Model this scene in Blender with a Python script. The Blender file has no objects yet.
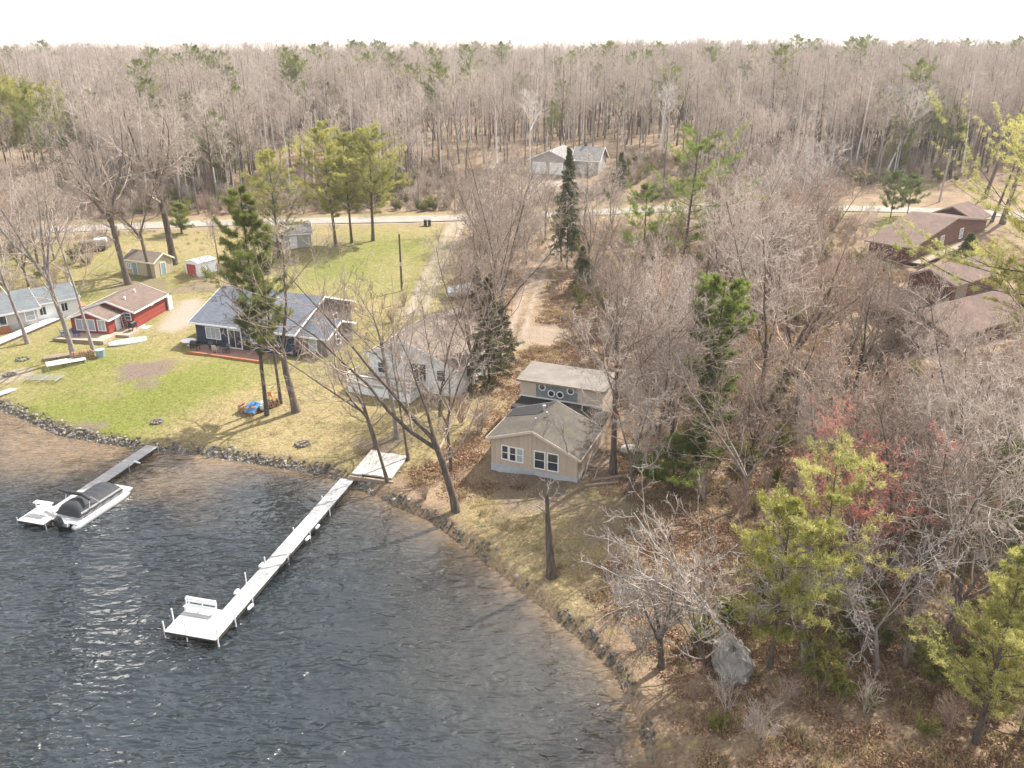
import bpy, math, random
import numpy as np
from mathutils import Vector, Matrix

random.seed(7)
R = math.radians
SC = bpy.context.scene
COL = SC.collection

# ------------------------------------------------------------------ camera model
F, HZ, CX, CY, CAMH = 850.0, 34.0, 512.0, 384.0, 36.0
PITCH = math.atan((CY - HZ) / F)
cp, sp = math.cos(PITCH), math.sin(PITCH)


def ray(x, y):
    u = (x - CX) / F
    v = (y - CY) / F
    return np.array([u, cp - v * sp, -sp - v * cp])


def at(x, y, z=0.0):
    r = ray(x, y)
    return np.array([0, 0, CAMH]) + r * ((z - CAMH) / r[2])


def proj(P):
    d = np.array(P, float) - [0, 0, CAMH]
    z = d[1] * cp - d[2] * sp
    v = -(d[1] * sp + d[2] * cp)
    return CX + F * d[0] / z, CY + F * v / z


# ------------------------------------------------------------------ terrain
SHORE_PX = [(0, 409), (20, 418), (60, 436), (105, 444), (150, 452), (200, 455), (260, 465), (310, 473), (345, 482), (380, 499),
            (430, 520), (470, 549), (520, 590), (560, 622), (590, 646), (615, 672), (636, 715), (650, 768)]
SHORE = [tuple(at(x, y)[:2]) for x, y in SHORE_PX]
LAKE = np.array([(-900, 190), (-250, 122), (-120, 97)] + SHORE + [(8.5, 22), (12, -20), (30, -400), (-900, -400)])


def poly_sd(poly, X, Y):
    """signed distance to polygon, positive inside"""
    poly = np.asarray(poly, float)
    X = np.asarray(X, float); Y = np.asarray(Y, float)
    best = np.full(X.shape, 1e18)
    inside = np.zeros(X.shape, bool)
    n = len(poly)
    for i in range(n):
        ax, ay = poly[i]; bx, by = poly[(i + 1) % n]
        dx, dy = bx - ax, by - ay
        t = np.clip(((X - ax) * dx + (Y - ay) * dy) / (dx * dx + dy * dy + 1e-12), 0, 1)
        best = np.minimum(best, (X - ax - t * dx) ** 2 + (Y - ay - t * dy) ** 2)
        c = ((ay > Y) != (by > Y))
        with np.errstate(divide='ignore', invalid='ignore'):
            xi = (bx - ax) * (Y - ay) / (by - ay if by != ay else 1e-12) + ax
        inside ^= c & (X < xi)
    return np.where(inside, 1, -1) * np.sqrt(best)


def line_d(line, X, Y):
    best = np.full(np.shape(X), 1e18)
    for (ax, ay), (bx, by) in zip(line[:-1], line[1:]):
        dx, dy = bx - ax, by - ay
        t = np.clip(((X - ax) * dx + (Y - ay) * dy) / (dx * dx + dy * dy + 1e-12), 0, 1)
        best = np.minimum(best, (X - ax - t * dx) ** 2 + (Y - ay - t * dy) ** 2)
    return np.sqrt(best)


def ss(a, b, x):
    t = np.clip((x - a) / (b - a), 0, 1)
    return t * t * (3 - 2 * t)


def vnoise(X, Y, s, seed=0):
    """cheap smooth value noise"""
    x = np.asarray(X) / s + seed * 17.3; y = np.asarray(Y) / s - seed * 9.1
    xi = np.floor(x); yi = np.floor(y); fx = x - xi; fy = y - yi
    fx = fx * fx * (3 - 2 * fx); fy = fy * fy * (3 - 2 * fy)

    def h(a, b):
        v = np.sin(a * 127.1 + b * 311.7 + seed * 74.7) * 43758.5453
        return v - np.floor(v)
    return (h(xi, yi) * (1 - fx) + h(xi + 1, yi) * fx) * (1 - fy) + (h(xi, yi + 1) * (1 - fx) + h(xi + 1, yi + 1) * fx) * fy


def terrain(X, Y):
    X = np.asarray(X, float); Y = np.asarray(Y, float)
    d = -poly_sd(LAKE, X, Y)
    z = np.where(d < 0, np.maximum(-2.6, 0.3 * d) - 0.12, -0.12 + 0.82 * ss(-0.15, np.where(X > -10, 0.6, 1.1), d) + 0.75 * ss(0, 12, d) + 0.022 * np.clip(d, 0, 45))
    land = ss(2, 10, d)
    z = z + land * (1.3 * ss(115, 150, Y) + 6.0 * ss(166, 236, Y) + 2.0 * ss(12, 45, X) * ss(45, 95, Y) + 2.5 * ss(236, 330, Y) - 9.0 * ss(360, 700, Y))
    return z


def tz(x, y):
    return float(terrain(np.array([x]), np.array([y]))[0])


def G(x, y, up=0.0):
    """the ground point seen at a picture position"""
    r = ray(x, y)
    t = np.linspace(25, 900, 3000)
    P = np.array([0, 0, CAMH])[None] + r[None] * t[:, None]
    dz = P[:, 2] - up - terrain(P[:, 0], P[:, 1])
    i = int(np.argmax(dz < 0))
    if dz[i] >= 0:
        return at(x, y, 0)
    a = t[i - 1] + (t[i] - t[i - 1]) * dz[i - 1] / (dz[i - 1] - dz[i])
    P = np.array([0, 0, CAMH]) + r * a
    return P


def height_to(P, ytop):
    lo, hi = 0.05, 60
    for _ in range(40):
        m = (lo + hi) / 2
        if proj((P[0], P[1], P[2] + m))[1] > ytop: lo = m
        else: hi = m
    return lo


# ------------------------------------------------------------------ materials
MATS = {}


def nodes(name):
    m = bpy.data.materials.new(name); m.use_nodes = True
    nt = m.node_tree
    b = nt.nodes['Principled BSDF']
    return m, nt, b


def N(nt, t, **kw):
    n = nt.nodes.new(t)
    for k, v in kw.items(): setattr(n, k, v)
    return n


def ramp(nt, stops):
    r = N(nt, 'ShaderNodeValToRGB')
    e = r.color_ramp.elements
    while len(e) < len(stops): e.new(0.5)
    for q, (p, c) in zip(e, stops):
        q.position = p; q.color = (*c, 1)
    return r


def mixc(nt, fac, a, b, blend='MIX'):
    m = N(nt, 'ShaderNodeMix', data_type='RGBA', blend_type=blend)
    for s, v in ((0, fac), (6, a), (7, b)):
        if hasattr(v, 'is_linked'): nt.links.new(v, m.inputs[s])
        elif s == 0: m.inputs[0].default_value = v
        else: m.inputs[s].default_value = (*v, 1)
    return m.outputs[2]


def noise(nt, scale, detail=4, rough=0.6, coord='Object', vec=None):
    t = N(nt, 'ShaderNodeTexCoord')
    n = N(nt, 'ShaderNodeTexNoise')
    n.inputs['Scale'].default_value = scale; n.inputs['Detail'].default_value = detail
    n.inputs['Roughness'].default_value = rough
    nt.links.new(vec if vec is not None else t.outputs[coord], n.inputs['Vector'])
    return n


def bump(nt, b, h, strength=0.3, dist=0.05):
    u = N(nt, 'ShaderNodeBump')
    u.inputs['Strength'].default_value = strength; u.inputs['Distance'].default_value = dist
    nt.links.new(h, u.inputs['Height']); nt.links.new(u.outputs[0], b.inputs['Normal'])


def mat(name, c, rough=0.7, var=0.25, scale=3.0, metal=0.0, bmp=0.0, spec=0.4):
    """base colour broken up by wear noise"""
    if name in MATS: return MATS[name]
    m, nt, b = nodes(name)
    n = noise(nt, scale)
    n2 = noise(nt, scale * 9, 3)
    r = ramp(nt, [(0.25, tuple(x * (1 - var) for x in c)), (0.75, tuple(min(1, x * (1 + var * 0.6)) for x in c))])
    mx = N(nt, 'ShaderNodeMath', operation='MULTIPLY_ADD'); mx.inputs[1].default_value = 0.35
    nt.links.new(n2.outputs[0], mx.inputs[0])
    sub = N(nt, 'ShaderNodeMath', operation='MULTIPLY_ADD'); sub.inputs[1].default_value = 0.75; sub.inputs[2].default_value = -0.05
    nt.links.new(n.outputs[0], sub.inputs[0]); nt.links.new(sub.outputs[0], mx.inputs[2])
    nt.links.new(mx.outputs[0], r.inputs[0]); nt.links.new(r.outputs[0], b.inputs['Base Color'])
    b.inputs['Roughness'].default_value = rough; b.inputs['Metallic'].default_value = metal
    b.inputs['Specular IOR Level'].default_value = spec
    if bmp: bump(nt, b, n2.outputs[0], bmp, 0.03)
    MATS[name] = m
    return m


def mat_rand(name, c1, c2, rough=0.85, scale=4.0, stretch=(1, 1, 1), bmp=0.0):
    """colour differs from object to object (Object Info random) and by noise"""
    m, nt, b = nodes(name)
    oi = N(nt, 'ShaderNodeObjectInfo')
    t = N(nt, 'ShaderNodeTexCoord')
    mp = N(nt, 'ShaderNodeMapping'); mp.inputs['Scale'].default_value = stretch
    nt.links.new(t.outputs['Object'], mp.inputs[0])
    n = noise(nt, scale, 3, vec=mp.outputs[0])
    a = N(nt, 'ShaderNodeMath', operation='ADD'); s = N(nt, 'ShaderNodeMath', operation='MULTIPLY_ADD'); s.inputs[1].default_value = 1.5
    hf = N(nt, 'ShaderNodeMath', operation='MULTIPLY_ADD'); hf.inputs[1].default_value = 0.45; hf.inputs[2].default_value = -0.475
    nt.links.new(oi.outputs['Random'], hf.inputs[0]); nt.links.new(hf.outputs[0], s.inputs[2]); nt.links.new(n.outputs[0], s.inputs[0])
    r = ramp(nt, [(0.15, c1), (0.85, c2)])
    nt.links.new(s.outputs[0], r.inputs[0]); nt.links.new(r.outputs[0], b.inputs['Base Color'])
    b.inputs['Roughness'].default_value = rough; b.inputs['Specular IOR Level'].default_value = 0.15
    if bmp: bump(nt, b, n.outputs[0], bmp, 0.05)
    MATS[name] = m
    return m


def mat_foliage(name, dark, light, trans=0.35):
    m, nt, b = nodes(name)
    at_ = N(nt, 'ShaderNodeAttribute', attribute_name='tint')
    oi = N(nt, 'ShaderNodeObjectInfo')
    a = N(nt, 'ShaderNodeMath', operation='MULTIPLY_ADD'); a.inputs[1].default_value = 0.25
    nt.links.new(oi.outputs['Random'], a.inputs[0]); nt.links.new(at_.outputs['Fac'], a.inputs[2])
    r = ramp(nt, [(0.1, dark), (1.0, light)])
    nt.links.new(a.outputs[0], r.inputs[0]); nt.links.new(r.outputs[0], b.inputs['Base Color'])
    b.inputs['Roughness'].default_value = 0.6; b.inputs['Specular IOR Level'].default_value = 0.25
    tr = N(nt, 'ShaderNodeBsdfTranslucent'); nt.links.new(r.outputs[0], tr.inputs[0])
    mx = N(nt, 'ShaderNodeMixShader'); mx.inputs[0].default_value = trans
    nt.links.new(b.outputs[0], mx.inputs[1]); nt.links.new(tr.outputs[0], mx.inputs[2])
    nt.links.new(mx.outputs[0], nt.nodes['Material Output'].inputs[0])
    MATS[name] = m
    return m


def mat_shingle(name, c, c2, row=0.16, w=0.5, var=0.3, moss=None, mossamt=0.5):
    """rows of shingles with worn blotches; uses the mesh's own uv (metres along and up the slope)"""
    m, nt, b = nodes(name)
    uv = N(nt, 'ShaderNodeUVMap')
    br = N(nt, 'ShaderNodeTexBrick')
    br.inputs['Scale'].default_value = 1; br.inputs['Brick Width'].default_value = w; br.inputs['Row Height'].default_value = row
    br.inputs['Mortar Size'].default_value = 0.008; br.inputs['Mortar Smooth'].default_value = 0.3
    br.inputs['Color1'].default_value = (*c, 1); br.inputs['Color2'].default_value = (*c2, 1)
    br.inputs['Mortar'].default_value = (*[x * 0.5 for x in c], 1); br.inputs['Bias'].default_value = 0
    nt.links.new(uv.outputs[0], br.inputs['Vector'])
    n = noise(nt, 0.7, 6, 0.7); n2 = noise(nt, 9, 3)
    r = ramp(nt, [(0.3, (1 - var,) * 3), (0.7, (1 + var * 0.5,) * 3)])
    nt.links.new(n.outputs[0], r.inputs[0])
    col = mixc(nt, 1.0, br.outputs[0], r.outputs[0], 'MULTIPLY')
    if moss:
        r2 = ramp(nt, [(0.5, (0, 0, 0)), (0.65, (mossamt,) * 3)])
        n3 = noise(nt, 0.9, 7, 0.75); nt.links.new(n3.outputs[0], r2.inputs[0])
        col = mixc(nt, r2.outputs[0], col, moss)
    nt.links.new(col, b.inputs['Base Color'])
    b.inputs['Roughness'].default_value = 0.9; b.inputs['Specular IOR Level'].default_value = 0.25
    bump(nt, b, n2.outputs[0], 0.25, 0.02)
    MATS[name] = m
    return m


def mat_boards(name, c, pitch=0.2, axis='Z', var=0.2, groove=0.6, rough=0.65, trim=None):
    """lap siding / boards: grooves across one object axis"""
    m, nt, b = nodes(name)
    t = N(nt, 'ShaderNodeTexCoord')
    sx = N(nt, 'ShaderNodeSeparateXYZ'); nt.links.new(t.outputs['Object'], sx.inputs[0])
    if axis == 'XY':
        src = N(nt, 'ShaderNodeMath', operation='ADD'); nt.links.new(sx.outputs[0], src.inputs[0]); nt.links.new(sx.outputs[1], src.inputs[1]); s = src.outputs[0]
    else:
        s = sx.outputs['XYZ'.index(axis)]
    d = N(nt, 'ShaderNodeMath', operation='DIVIDE'); d.inputs[1].default_value = pitch; nt.links.new(s, d.inputs[0])
    fr = N(nt, 'ShaderNodeMath', operation='FRACT'); nt.links.new(d.outputs[0], fr.inputs[0])
    fl = N(nt, 'ShaderNodeMath', operation='FLOOR'); nt.links.new(d.outputs[0], fl.inputs[0])
    wn = N(nt, 'ShaderNodeTexWhiteNoise', noise_dimensions='1D'); nt.links.new(fl.outputs[0], wn.inputs['W'])
    n = noise(nt, 2.5, 5, 0.65)
    ad = N(nt, 'ShaderNodeMath', operation='ADD'); nt.links.new(wn.outputs[0], ad.inputs[0]); nt.links.new(n.outputs[0], ad.inputs[1])
    hf = N(nt, 'ShaderNodeMath', operation='MULTIPLY'); hf.inputs[1].default_value = 0.5; nt.links.new(ad.outputs[0], hf.inputs[0])
    r = ramp(nt, [(0.15, tuple(x * (1 - var) for x in c)), (0.85, tuple(min(1, x * (1 + var * 0.6)) for x in c))])
    nt.links.new(hf.outputs[0], r.inputs[0])
    g = ramp(nt, [(0.0, (groove,) * 3), (0.1, (1, 1, 1))]); nt.links.new(fr.outputs[0], g.inputs[0])
    col = mixc(nt, 1.0, r.outputs[0], g.outputs[0], 'MULTIPLY')
    nt.links.new(col, b.inputs['Base Color'])
    b.inputs['Roughness'].default_value = rough; b.inputs['Specular IOR Level'].default_value = 0.3
    bump(nt, b, fr.outputs[0], 0.5, 0.02)
    MATS[name] = m
    return m


def M(n): return MATS[n]


WHITE = mat('white_paint', (0.78, 0.78, 0.77), 0.5, 0.08)
mat('dock_white', (0.80, 0.79, 0.76), 0.55, 0.1, 2)
mat_boards('dock_deck', (0.46, 0.455, 0.45), 0.14, 'X', 0.35, 0.35)
mat_boards('dock_grey', (0.36, 0.35, 0.34), 0.14, 'X', 0.25, 0.5)
mat('dock_frame', (0.045, 0.038, 0.032), 0.85, 0.3)
mat('galvanised', (0.55, 0.56, 0.57), 0.4, 0.15, metal=0.6)
mat('canvas_dark', (0.030, 0.033, 0.038), 0.75, 0.3, 2, bmp=0.2)
mat('black_plastic', (0.012, 0.012, 0.013), 0.4, 0.3)
mat('aluminium', (0.72, 0.72, 0.72), 0.3, 0.1, metal=0.5)
mat('glass', (0.03, 0.04, 0.055), 0.06, 0.4, 1.5, spec=0.9)
mat('curtain', (0.36, 0.39, 0.42), 0.15, 0.3, 4, spec=0.8)
mat_boards('tan_siding', (0.46, 0.375, 0.295), 0.2, 'XY', 0.14, 0.62)
mat('grey_panel', (0.54, 0.46, 0.38), 0.7, 0.12)
mat('blue_foundation', (0.40, 0.43, 0.46), 0.8, 0.25, 2)
mat_shingle('tan_roof', (0.105, 0.092, 0.08), (0.08, 0.07, 0.062), moss=(0.10, 0.095, 0.05), mossamt=0.5)
mat('tan_upper_roof', (0.19, 0.17, 0.15), 0.9, 0.4, 0.8, bmp=0.2)
mat('black_roof', (0.022, 0.023, 0.025), 0.85, 0.35, 1.5)
mat_shingle('green_shingle', (0.17, 0.215, 0.215), (0.25, 0.30, 0.30), 0.18, 0.16, 0.2)
mat_shingle('blue_roof', (0.105, 0.118, 0.145), (0.145, 0.16, 0.19), var=0.2)
mat_boards('navy_siding', (0.028, 0.042, 0.075), 0.18, 'Z', 0.2, 0.5)
mat_shingle('brown_roof', (0.11, 0.072, 0.058), (0.15, 0.10, 0.08), var=0.35)
mat_shingle('red_house_roof', (0.135, 0.098, 0.08), (0.175, 0.13, 0.108), var=0.25)
mat_boards('red_siding', (0.27, 0.052, 0.042), 0.2, 'Z', 0.2, 0.6)
mat_boards('dark_red_siding', (0.14, 0.062, 0.04), 0.24, 'Z', 0.3, 0.5)
mat_boards('white_siding', (0.80, 0.82, 0.83), 0.18, 'Z', 0.06, 0.7)
mat_boards('mauve_siding', (0.20, 0.165, 0.155), 0.18, 'Z', 0.15, 0.7)
mat_boards('grey_siding', (0.40, 0.38, 0.36), 0.18, 'Z', 0.1, 0.7)
mat_shingle('grey_brown_roof', (0.17, 0.14, 0.12), (0.22, 0.18, 0.15), moss=(0.25, 0.18, 0.11), mossamt=0.6)
mat_shingle('pale_blue_roof', (0.12, 0.135, 0.145), (0.155, 0.172, 0.182), var=0.2)
mat_shingle('grey_roof', (0.19, 0.18, 0.17), (0.25, 0.24, 0.225), var=0.25)
mat('orange_brick', (0.36, 0.15, 0.07), 0.85, 0.35, 4)
mat_boards('tan_shed', (0.44, 0.37, 0.25), 0.2, 'XY', 0.1, 0.7)
mat('cream', (0.72, 0.66, 0.50), 0.7, 0.1)
mat('teal_door', (0.20, 0.30, 0.33), 0.5, 0.15)
mat('red_door', (0.38, 0.06, 0.05), 0.6, 0.15)
mat('paver', (0.30, 0.17, 0.13), 0.85, 0.3, 6)
mat_boards('deck_wood', (0.40, 0.31, 0.24), 0.14, 'X', 0.25, 0.55)
mat_boards('grey_planks', (0.42, 0.39, 0.35), 0.14, 'X', 0.25, 0.5)
mat('weathered_wood', (0.27, 0.21, 0.16), 0.85, 0.35, 3)
mat('firewood', (0.25, 0.14, 0.08), 0.9, 0.5, 5)
mat('wood_cut_end', (0.42, 0.27, 0.15), 0.9, 0.3, 5)
mat('blue_tarp', (0.06, 0.20, 0.42), 0.45, 0.25, 3)
mat('blue_chair', (0.02, 0.06, 0.20), 0.5, 0.2)
mat('blue_grey_bin', (0.26, 0.33, 0.38), 0.5, 0.2)
mat('concrete', (0.42, 0.40, 0.37), 0.9, 0.3, 1.2, bmp=0.2)
mat('pale_concrete', (0.47, 0.44, 0.40), 0.9, 0.4, 2.5, bmp=0.3)
mat('stone', (0.19, 0.17, 0.15), 0.9, 0.45, 1.5, bmp=0.4)
mat('dark_stone', (0.10, 0.09, 0.08), 0.95, 0.5, 1.5, bmp=0.4)
mat('pale_stone', (0.31, 0.285, 0.255), 0.9, 0.4, 1.5, bmp=0.4)
mat('boulder', (0.27, 0.25, 0.225), 0.9, 0.6, 1.6, bmp=0.8)
mat('rust', (0.10, 0.05, 0.03), 0.9, 0.4, 4)
mat('ash', (0.08, 0.075, 0.07), 0.95, 0.4, 5)
mat('bin_black', (0.02, 0.022, 0.024), 0.5, 0.2)
mat('tyre', (0.015, 0.015, 0.015), 0.85, 0.2)
mat('red_plastic', (0.55, 0.04, 0.05), 0.4, 0.1)
mat('orange_plastic', (0.65, 0.22, 0.06), 0.5, 0.1)
mat('pole_wood', (0.34, 0.30, 0.26), 0.9, 0.3, 3)
mat('dark_pole', (0.11, 0.08, 0.06), 0.9, 0.3, 3)
mat('car_paint', (0.50, 0.58, 0.60), 0.25, 0.08, spec=0.7)
mat('dark_car', (0.05, 0.055, 0.06), 0.25, 0.1, spec=0.7)
mat_rand('bark', (0.065, 0.05, 0.041), (0.185, 0.15, 0.127), scale=5, stretch=(1, 1, 0.25), bmp=0.6)
mat_rand('pale_bark', (0.17, 0.145, 0.13), (0.33, 0.295, 0.27), scale=5, stretch=(1, 1, 0.3), bmp=0.5)
mat_rand('twig', (0.175, 0.135, 0.108), (0.40, 0.32, 0.265), scale=1.5)
mat_rand('pale_twig', (0.34, 0.275, 0.232), (0.58, 0.495, 0.43), scale=1.5)
mat_rand('tan_twig', (0.30, 0.215, 0.165), (0.54, 0.41, 0.33), scale=1.5)
mat_rand('white_twig', (0.42, 0.375, 0.345), (0.68, 0.63, 0.59), scale=1.5)
mat_rand('birch_bark', (0.48, 0.46, 0.43), (0.76, 0.74, 0.71), scale=6, stretch=(1, 1, 2.0))
mat_rand('silver_wood', (0.20, 0.175, 0.155), (0.40, 0.36, 0.33), scale=3)
mat_rand('pine_bark', (0.06, 0.05, 0.043), (0.135, 0.11, 0.095), scale=5, stretch=(1, 1, 0.3), bmp=0.6)
mat_rand('brush_twig', (0.22, 0.145, 0.115), (0.42, 0.31, 0.25), scale=2)
mat_foliage('pine_needle', (0.085, 0.115, 0.028), (0.29, 0.305, 0.08), .45)
mat_foliage('dark_pine_needle', (0.06, 0.09, 0.03), (0.20, 0.235, 0.07), .45)
mat_foliage('yellow_pine_needle', (0.17, 0.185, 0.042), (0.50, 0.47, 0.14), .5)
mat_foliage('spruce_needle', (0.05, 0.068, 0.028), (0.18, 0.185, 0.07), 0.35)
mat_foliage('young_pine_needle', (0.20, 0.22, 0.06), (0.56, 0.52, 0.19), 0.5)
mat_foliage('green_pine_needle', (0.085, 0.13, 0.03), (0.30, 0.35, 0.085), .5)
mat_foliage('cedar_leaf', (0.045, 0.052, 0.022), (0.15, 0.14, 0.06), 0.2)
mat_foliage('red_bud', (0.50, 0.14, 0.11), (0.74, 0.34, 0.27), 0.45)
mat_foliage('bush_leaf', (0.10, 0.12, 0.025), (0.30, 0.29, 0.07), 0.4)
mat_foliage('dry_blade', (0.24, 0.18, 0.085), (0.46, 0.37, 0.20), 0.3)
mat_foliage('litter_leaf', (0.14, 0.075, 0.04), (0.42, 0.27, 0.17), 0.2)


# ------------------------------------------------------------------ mesh helpers
def mesh_from(name, V, Fs, mats, mi=None, uv=None, smooth=False):
    me = bpy.data.meshes.new(name)
    me.from_pydata([tuple(v) for v in V], [], Fs)
    for m in mats: me.materials.append(m)
    if mi is not None: me.polygons.foreach_set('material_index', mi)
    if uv is not None:
        l = me.uv_layers.new(name='UVMap'); l.data.foreach_set('uv', np.asarray(uv, np.float32).ravel())
    if smooth: me.polygons.foreach_set('use_smooth', [True] * len(me.polygons))
    me.update()
    return me


def np_mesh(name, V, Q, mats, mi=None, smooth=False, tint=None):
    """fast mesh from arrays; Q is (n,3) or (n,4) faces or a list of both"""
    me = bpy.data.meshes.new(name)
    V = np.asarray(V, np.float32)
    Qs = Q if isinstance(Q, list) else [Q]
    Qs = [np.asarray(q, np.int32) for q in Qs if len(q)]
    nl = sum(q.size for q in Qs); nf = sum(len(q) for q in Qs)
    me.vertices.add(len(V)); me.vertices.foreach_set('co', V.ravel())
    me.loops.add(nl); me.polygons.add(nf)
    me.loops.foreach_set('vertex_index', np.concatenate([q.ravel() for q in Qs]))
    st = []; o = 0
    for q in Qs:
        k = q.shape[1]; st.append(o + np.arange(len(q)) * k); o += q.size
    me.polygons.foreach_set('loop_start', np.concatenate(st).astype(np.int32))
    for m in mats: me.materials.append(m)
    if mi is not None: me.polygons.foreach_set('material_index', np.asarray(mi, np.int32))
    if smooth: me.polygons.foreach_set('use_smooth', np.ones(nf, bool))
    me.update(calc_edges=True)
    if tint is not None:
        a = me.attributes.new('tint', 'FLOAT', 'POINT'); a.data.foreach_set('value', np.asarray(tint, np.float32))
    return me


def link(name, me, parent=None, loc=(0, 0, 0), rot=(0, 0, 0)):
    o = bpy.data.objects.new(name, me); COL.objects.link(o)
    o.location = tuple(float(x) for x in loc); o.rotation_euler = rot
    if parent is not None: o.parent = parent
    return o


def tag(o, label=None, cat=None, group=None, kind=None):
    if label: o['label'] = label
    if cat: o['category'] = cat
    if group: o['group'] = group
    if kind: o['kind'] = kind
    return o


def thing(name, label, cat, loc, rotz=0.0, group=None):
    o = bpy.data.objects.new(name, None); COL.objects.link(o)
    o.empty_display_size = 0.3
    o.location = tuple(float(x) for x in loc); o.rotation_euler = (0, 0, rotz)
    return tag(o, label, cat, group)


def copy_tree(o, parent=None):
    c = o.copy(); COL.objects.link(c); c.parent = parent
    for ch in [q for q in o.children]:
        copy_tree(ch, c)
    return c


class MB:
    def __init__(s): s.v = []; s.f = []; s.uv = []

    def quad(s, pts, uv=None):
        i = len(s.v); s.v += [tuple(p) for p in pts]; s.f.append(tuple(range(i, i + len(pts))))
        s.uv += list(uv) if uv else [(p[0] + p[1], p[2]) for p in pts]

    def solid(s, bot, top):
        """prism between two polygons of equal length (bot counter-clockwise seen from above)"""
        n = len(bot); s.quad(list(reversed(bot))); s.quad(top)
        for i in range(n):
            j = (i + 1) % n; s.quad([bot[i], bot[j], top[j], top[i]])
        return s

    def box(s, x0, x1, y0, y1, z0, z1):
        b = [(x0, y0, z0), (x1, y0, z0), (x1, y1, z0), (x0, y1, z0)]
        return s.solid(b, [(x, y, z1) for x, y, _ in b])

    def tube(s, pts, r, n=6, cap=True):
        pts = [Vector(p) for p in pts]
        rr = r if isinstance(r, (list, tuple)) else [r] * len(pts)
        rings = []
        for i, p in enumerate(pts):
            d = (pts[min(i + 1, len(pts) - 1)] - pts[max(i - 1, 0)]).normalized()
            a = d.cross(Vector((0, 0, 1)) if abs(d.z) < 0.9 else Vector((1, 0, 0))).normalized(); b = d.cross(a)
            rings.append([p + a * math.cos(2 * math.pi * k / n) * rr[i] + b * math.sin(2 * math.pi * k / n) * rr[i] for k in range(n)])
        for A, B in zip(rings[:-1], rings[1:]):
            for k in range(n):
                j = (k + 1) % n; s.quad([A[k], A[j], B[j], B[k]])
        if cap: s.quad(list(reversed(rings[0]))); s.quad(rings[-1])
        return s

    def bar(s, a, b, w=0.06, h=None):
        h = h or w
        a = Vector(a); b = Vector(b); d = (b - a).normalized()
        u = d.cross(Vector((0, 0, 1)) if abs(d.z) < 0.95 else Vector((0, 1, 0))).normalized() * w / 2
        t = u.cross(d).normalized() * h / 2
        return s.solid([a - u - t, a + u - t, a + u + t, a - u + t], [b - u - t, b + u - t, b + u + t, b - u + t])

    def blob(s, c, r, seed=0, jit=0.25, n=(8, 5)):
        rg = random.Random(seed)
        c = Vector(c); nx, ny = n
        rows = []
        for j in range(ny + 1):
            th = math.pi * j / ny; row = []
            for i in range(nx):
                ph = 2 * math.pi * i / nx; q = 1 + rg.uniform(-jit, jit) if 0 < j < ny else 1
                row.append(c + Vector((r[0] * math.sin(th) * math.cos(ph) * q, r[1] * math.sin(th) * math.sin(ph) * q, r[2] * math.cos(th) * q)))
            rows.append(row)
        for j in range(ny):
            for i in range(nx):
                k = (i + 1) % nx
                if j == 0: s.quad([rows[0][0], rows[1][i], rows[1][k]])
                elif j == ny - 1: s.quad([rows[j][i], rows[ny][0], rows[j][k]])
                else: s.quad([rows[j][i], rows[j + 1][i], rows[j + 1][k], rows[j][k]])
        return s

    def disc(s, c, r, h, n=16):
        c = Vector(c)
        b = [c + Vector((r * math.cos(2 * math.pi * k / n), r * math.sin(2 * math.pi * k / n), 0)) for k in range(n)]
        return s.solid(b, [p + Vector((0, 0, h)) for p in b])

    def build(s, name, m, parent=None, smooth=False, loc=(0, 0, 0), rot=(0, 0, 0)):
        me = mesh_from(name, s.v, s.f, [m], uv=s.uv, smooth=smooth)
        if smooth:
            import bmesh
            bm = bmesh.new(); bm.from_mesh(me); bmesh.ops.remove_doubles(bm, verts=bm.verts, dist=1e-4); bm.to_mesh(me); bm.free()
        return link(name, me, parent, loc, rot)


def frame(p0, p1, dz=0.0):
    """origin and heading of a thing whose front edge runs from p0 to p1"""
    a = math.atan2(p1[1] - p0[1], p1[0] - p0[0])
    return (p0[0], p0[1], p0[2] + dz), a, math.hypot(p1[0] - p0[0], p1[1] - p0[1])


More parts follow.
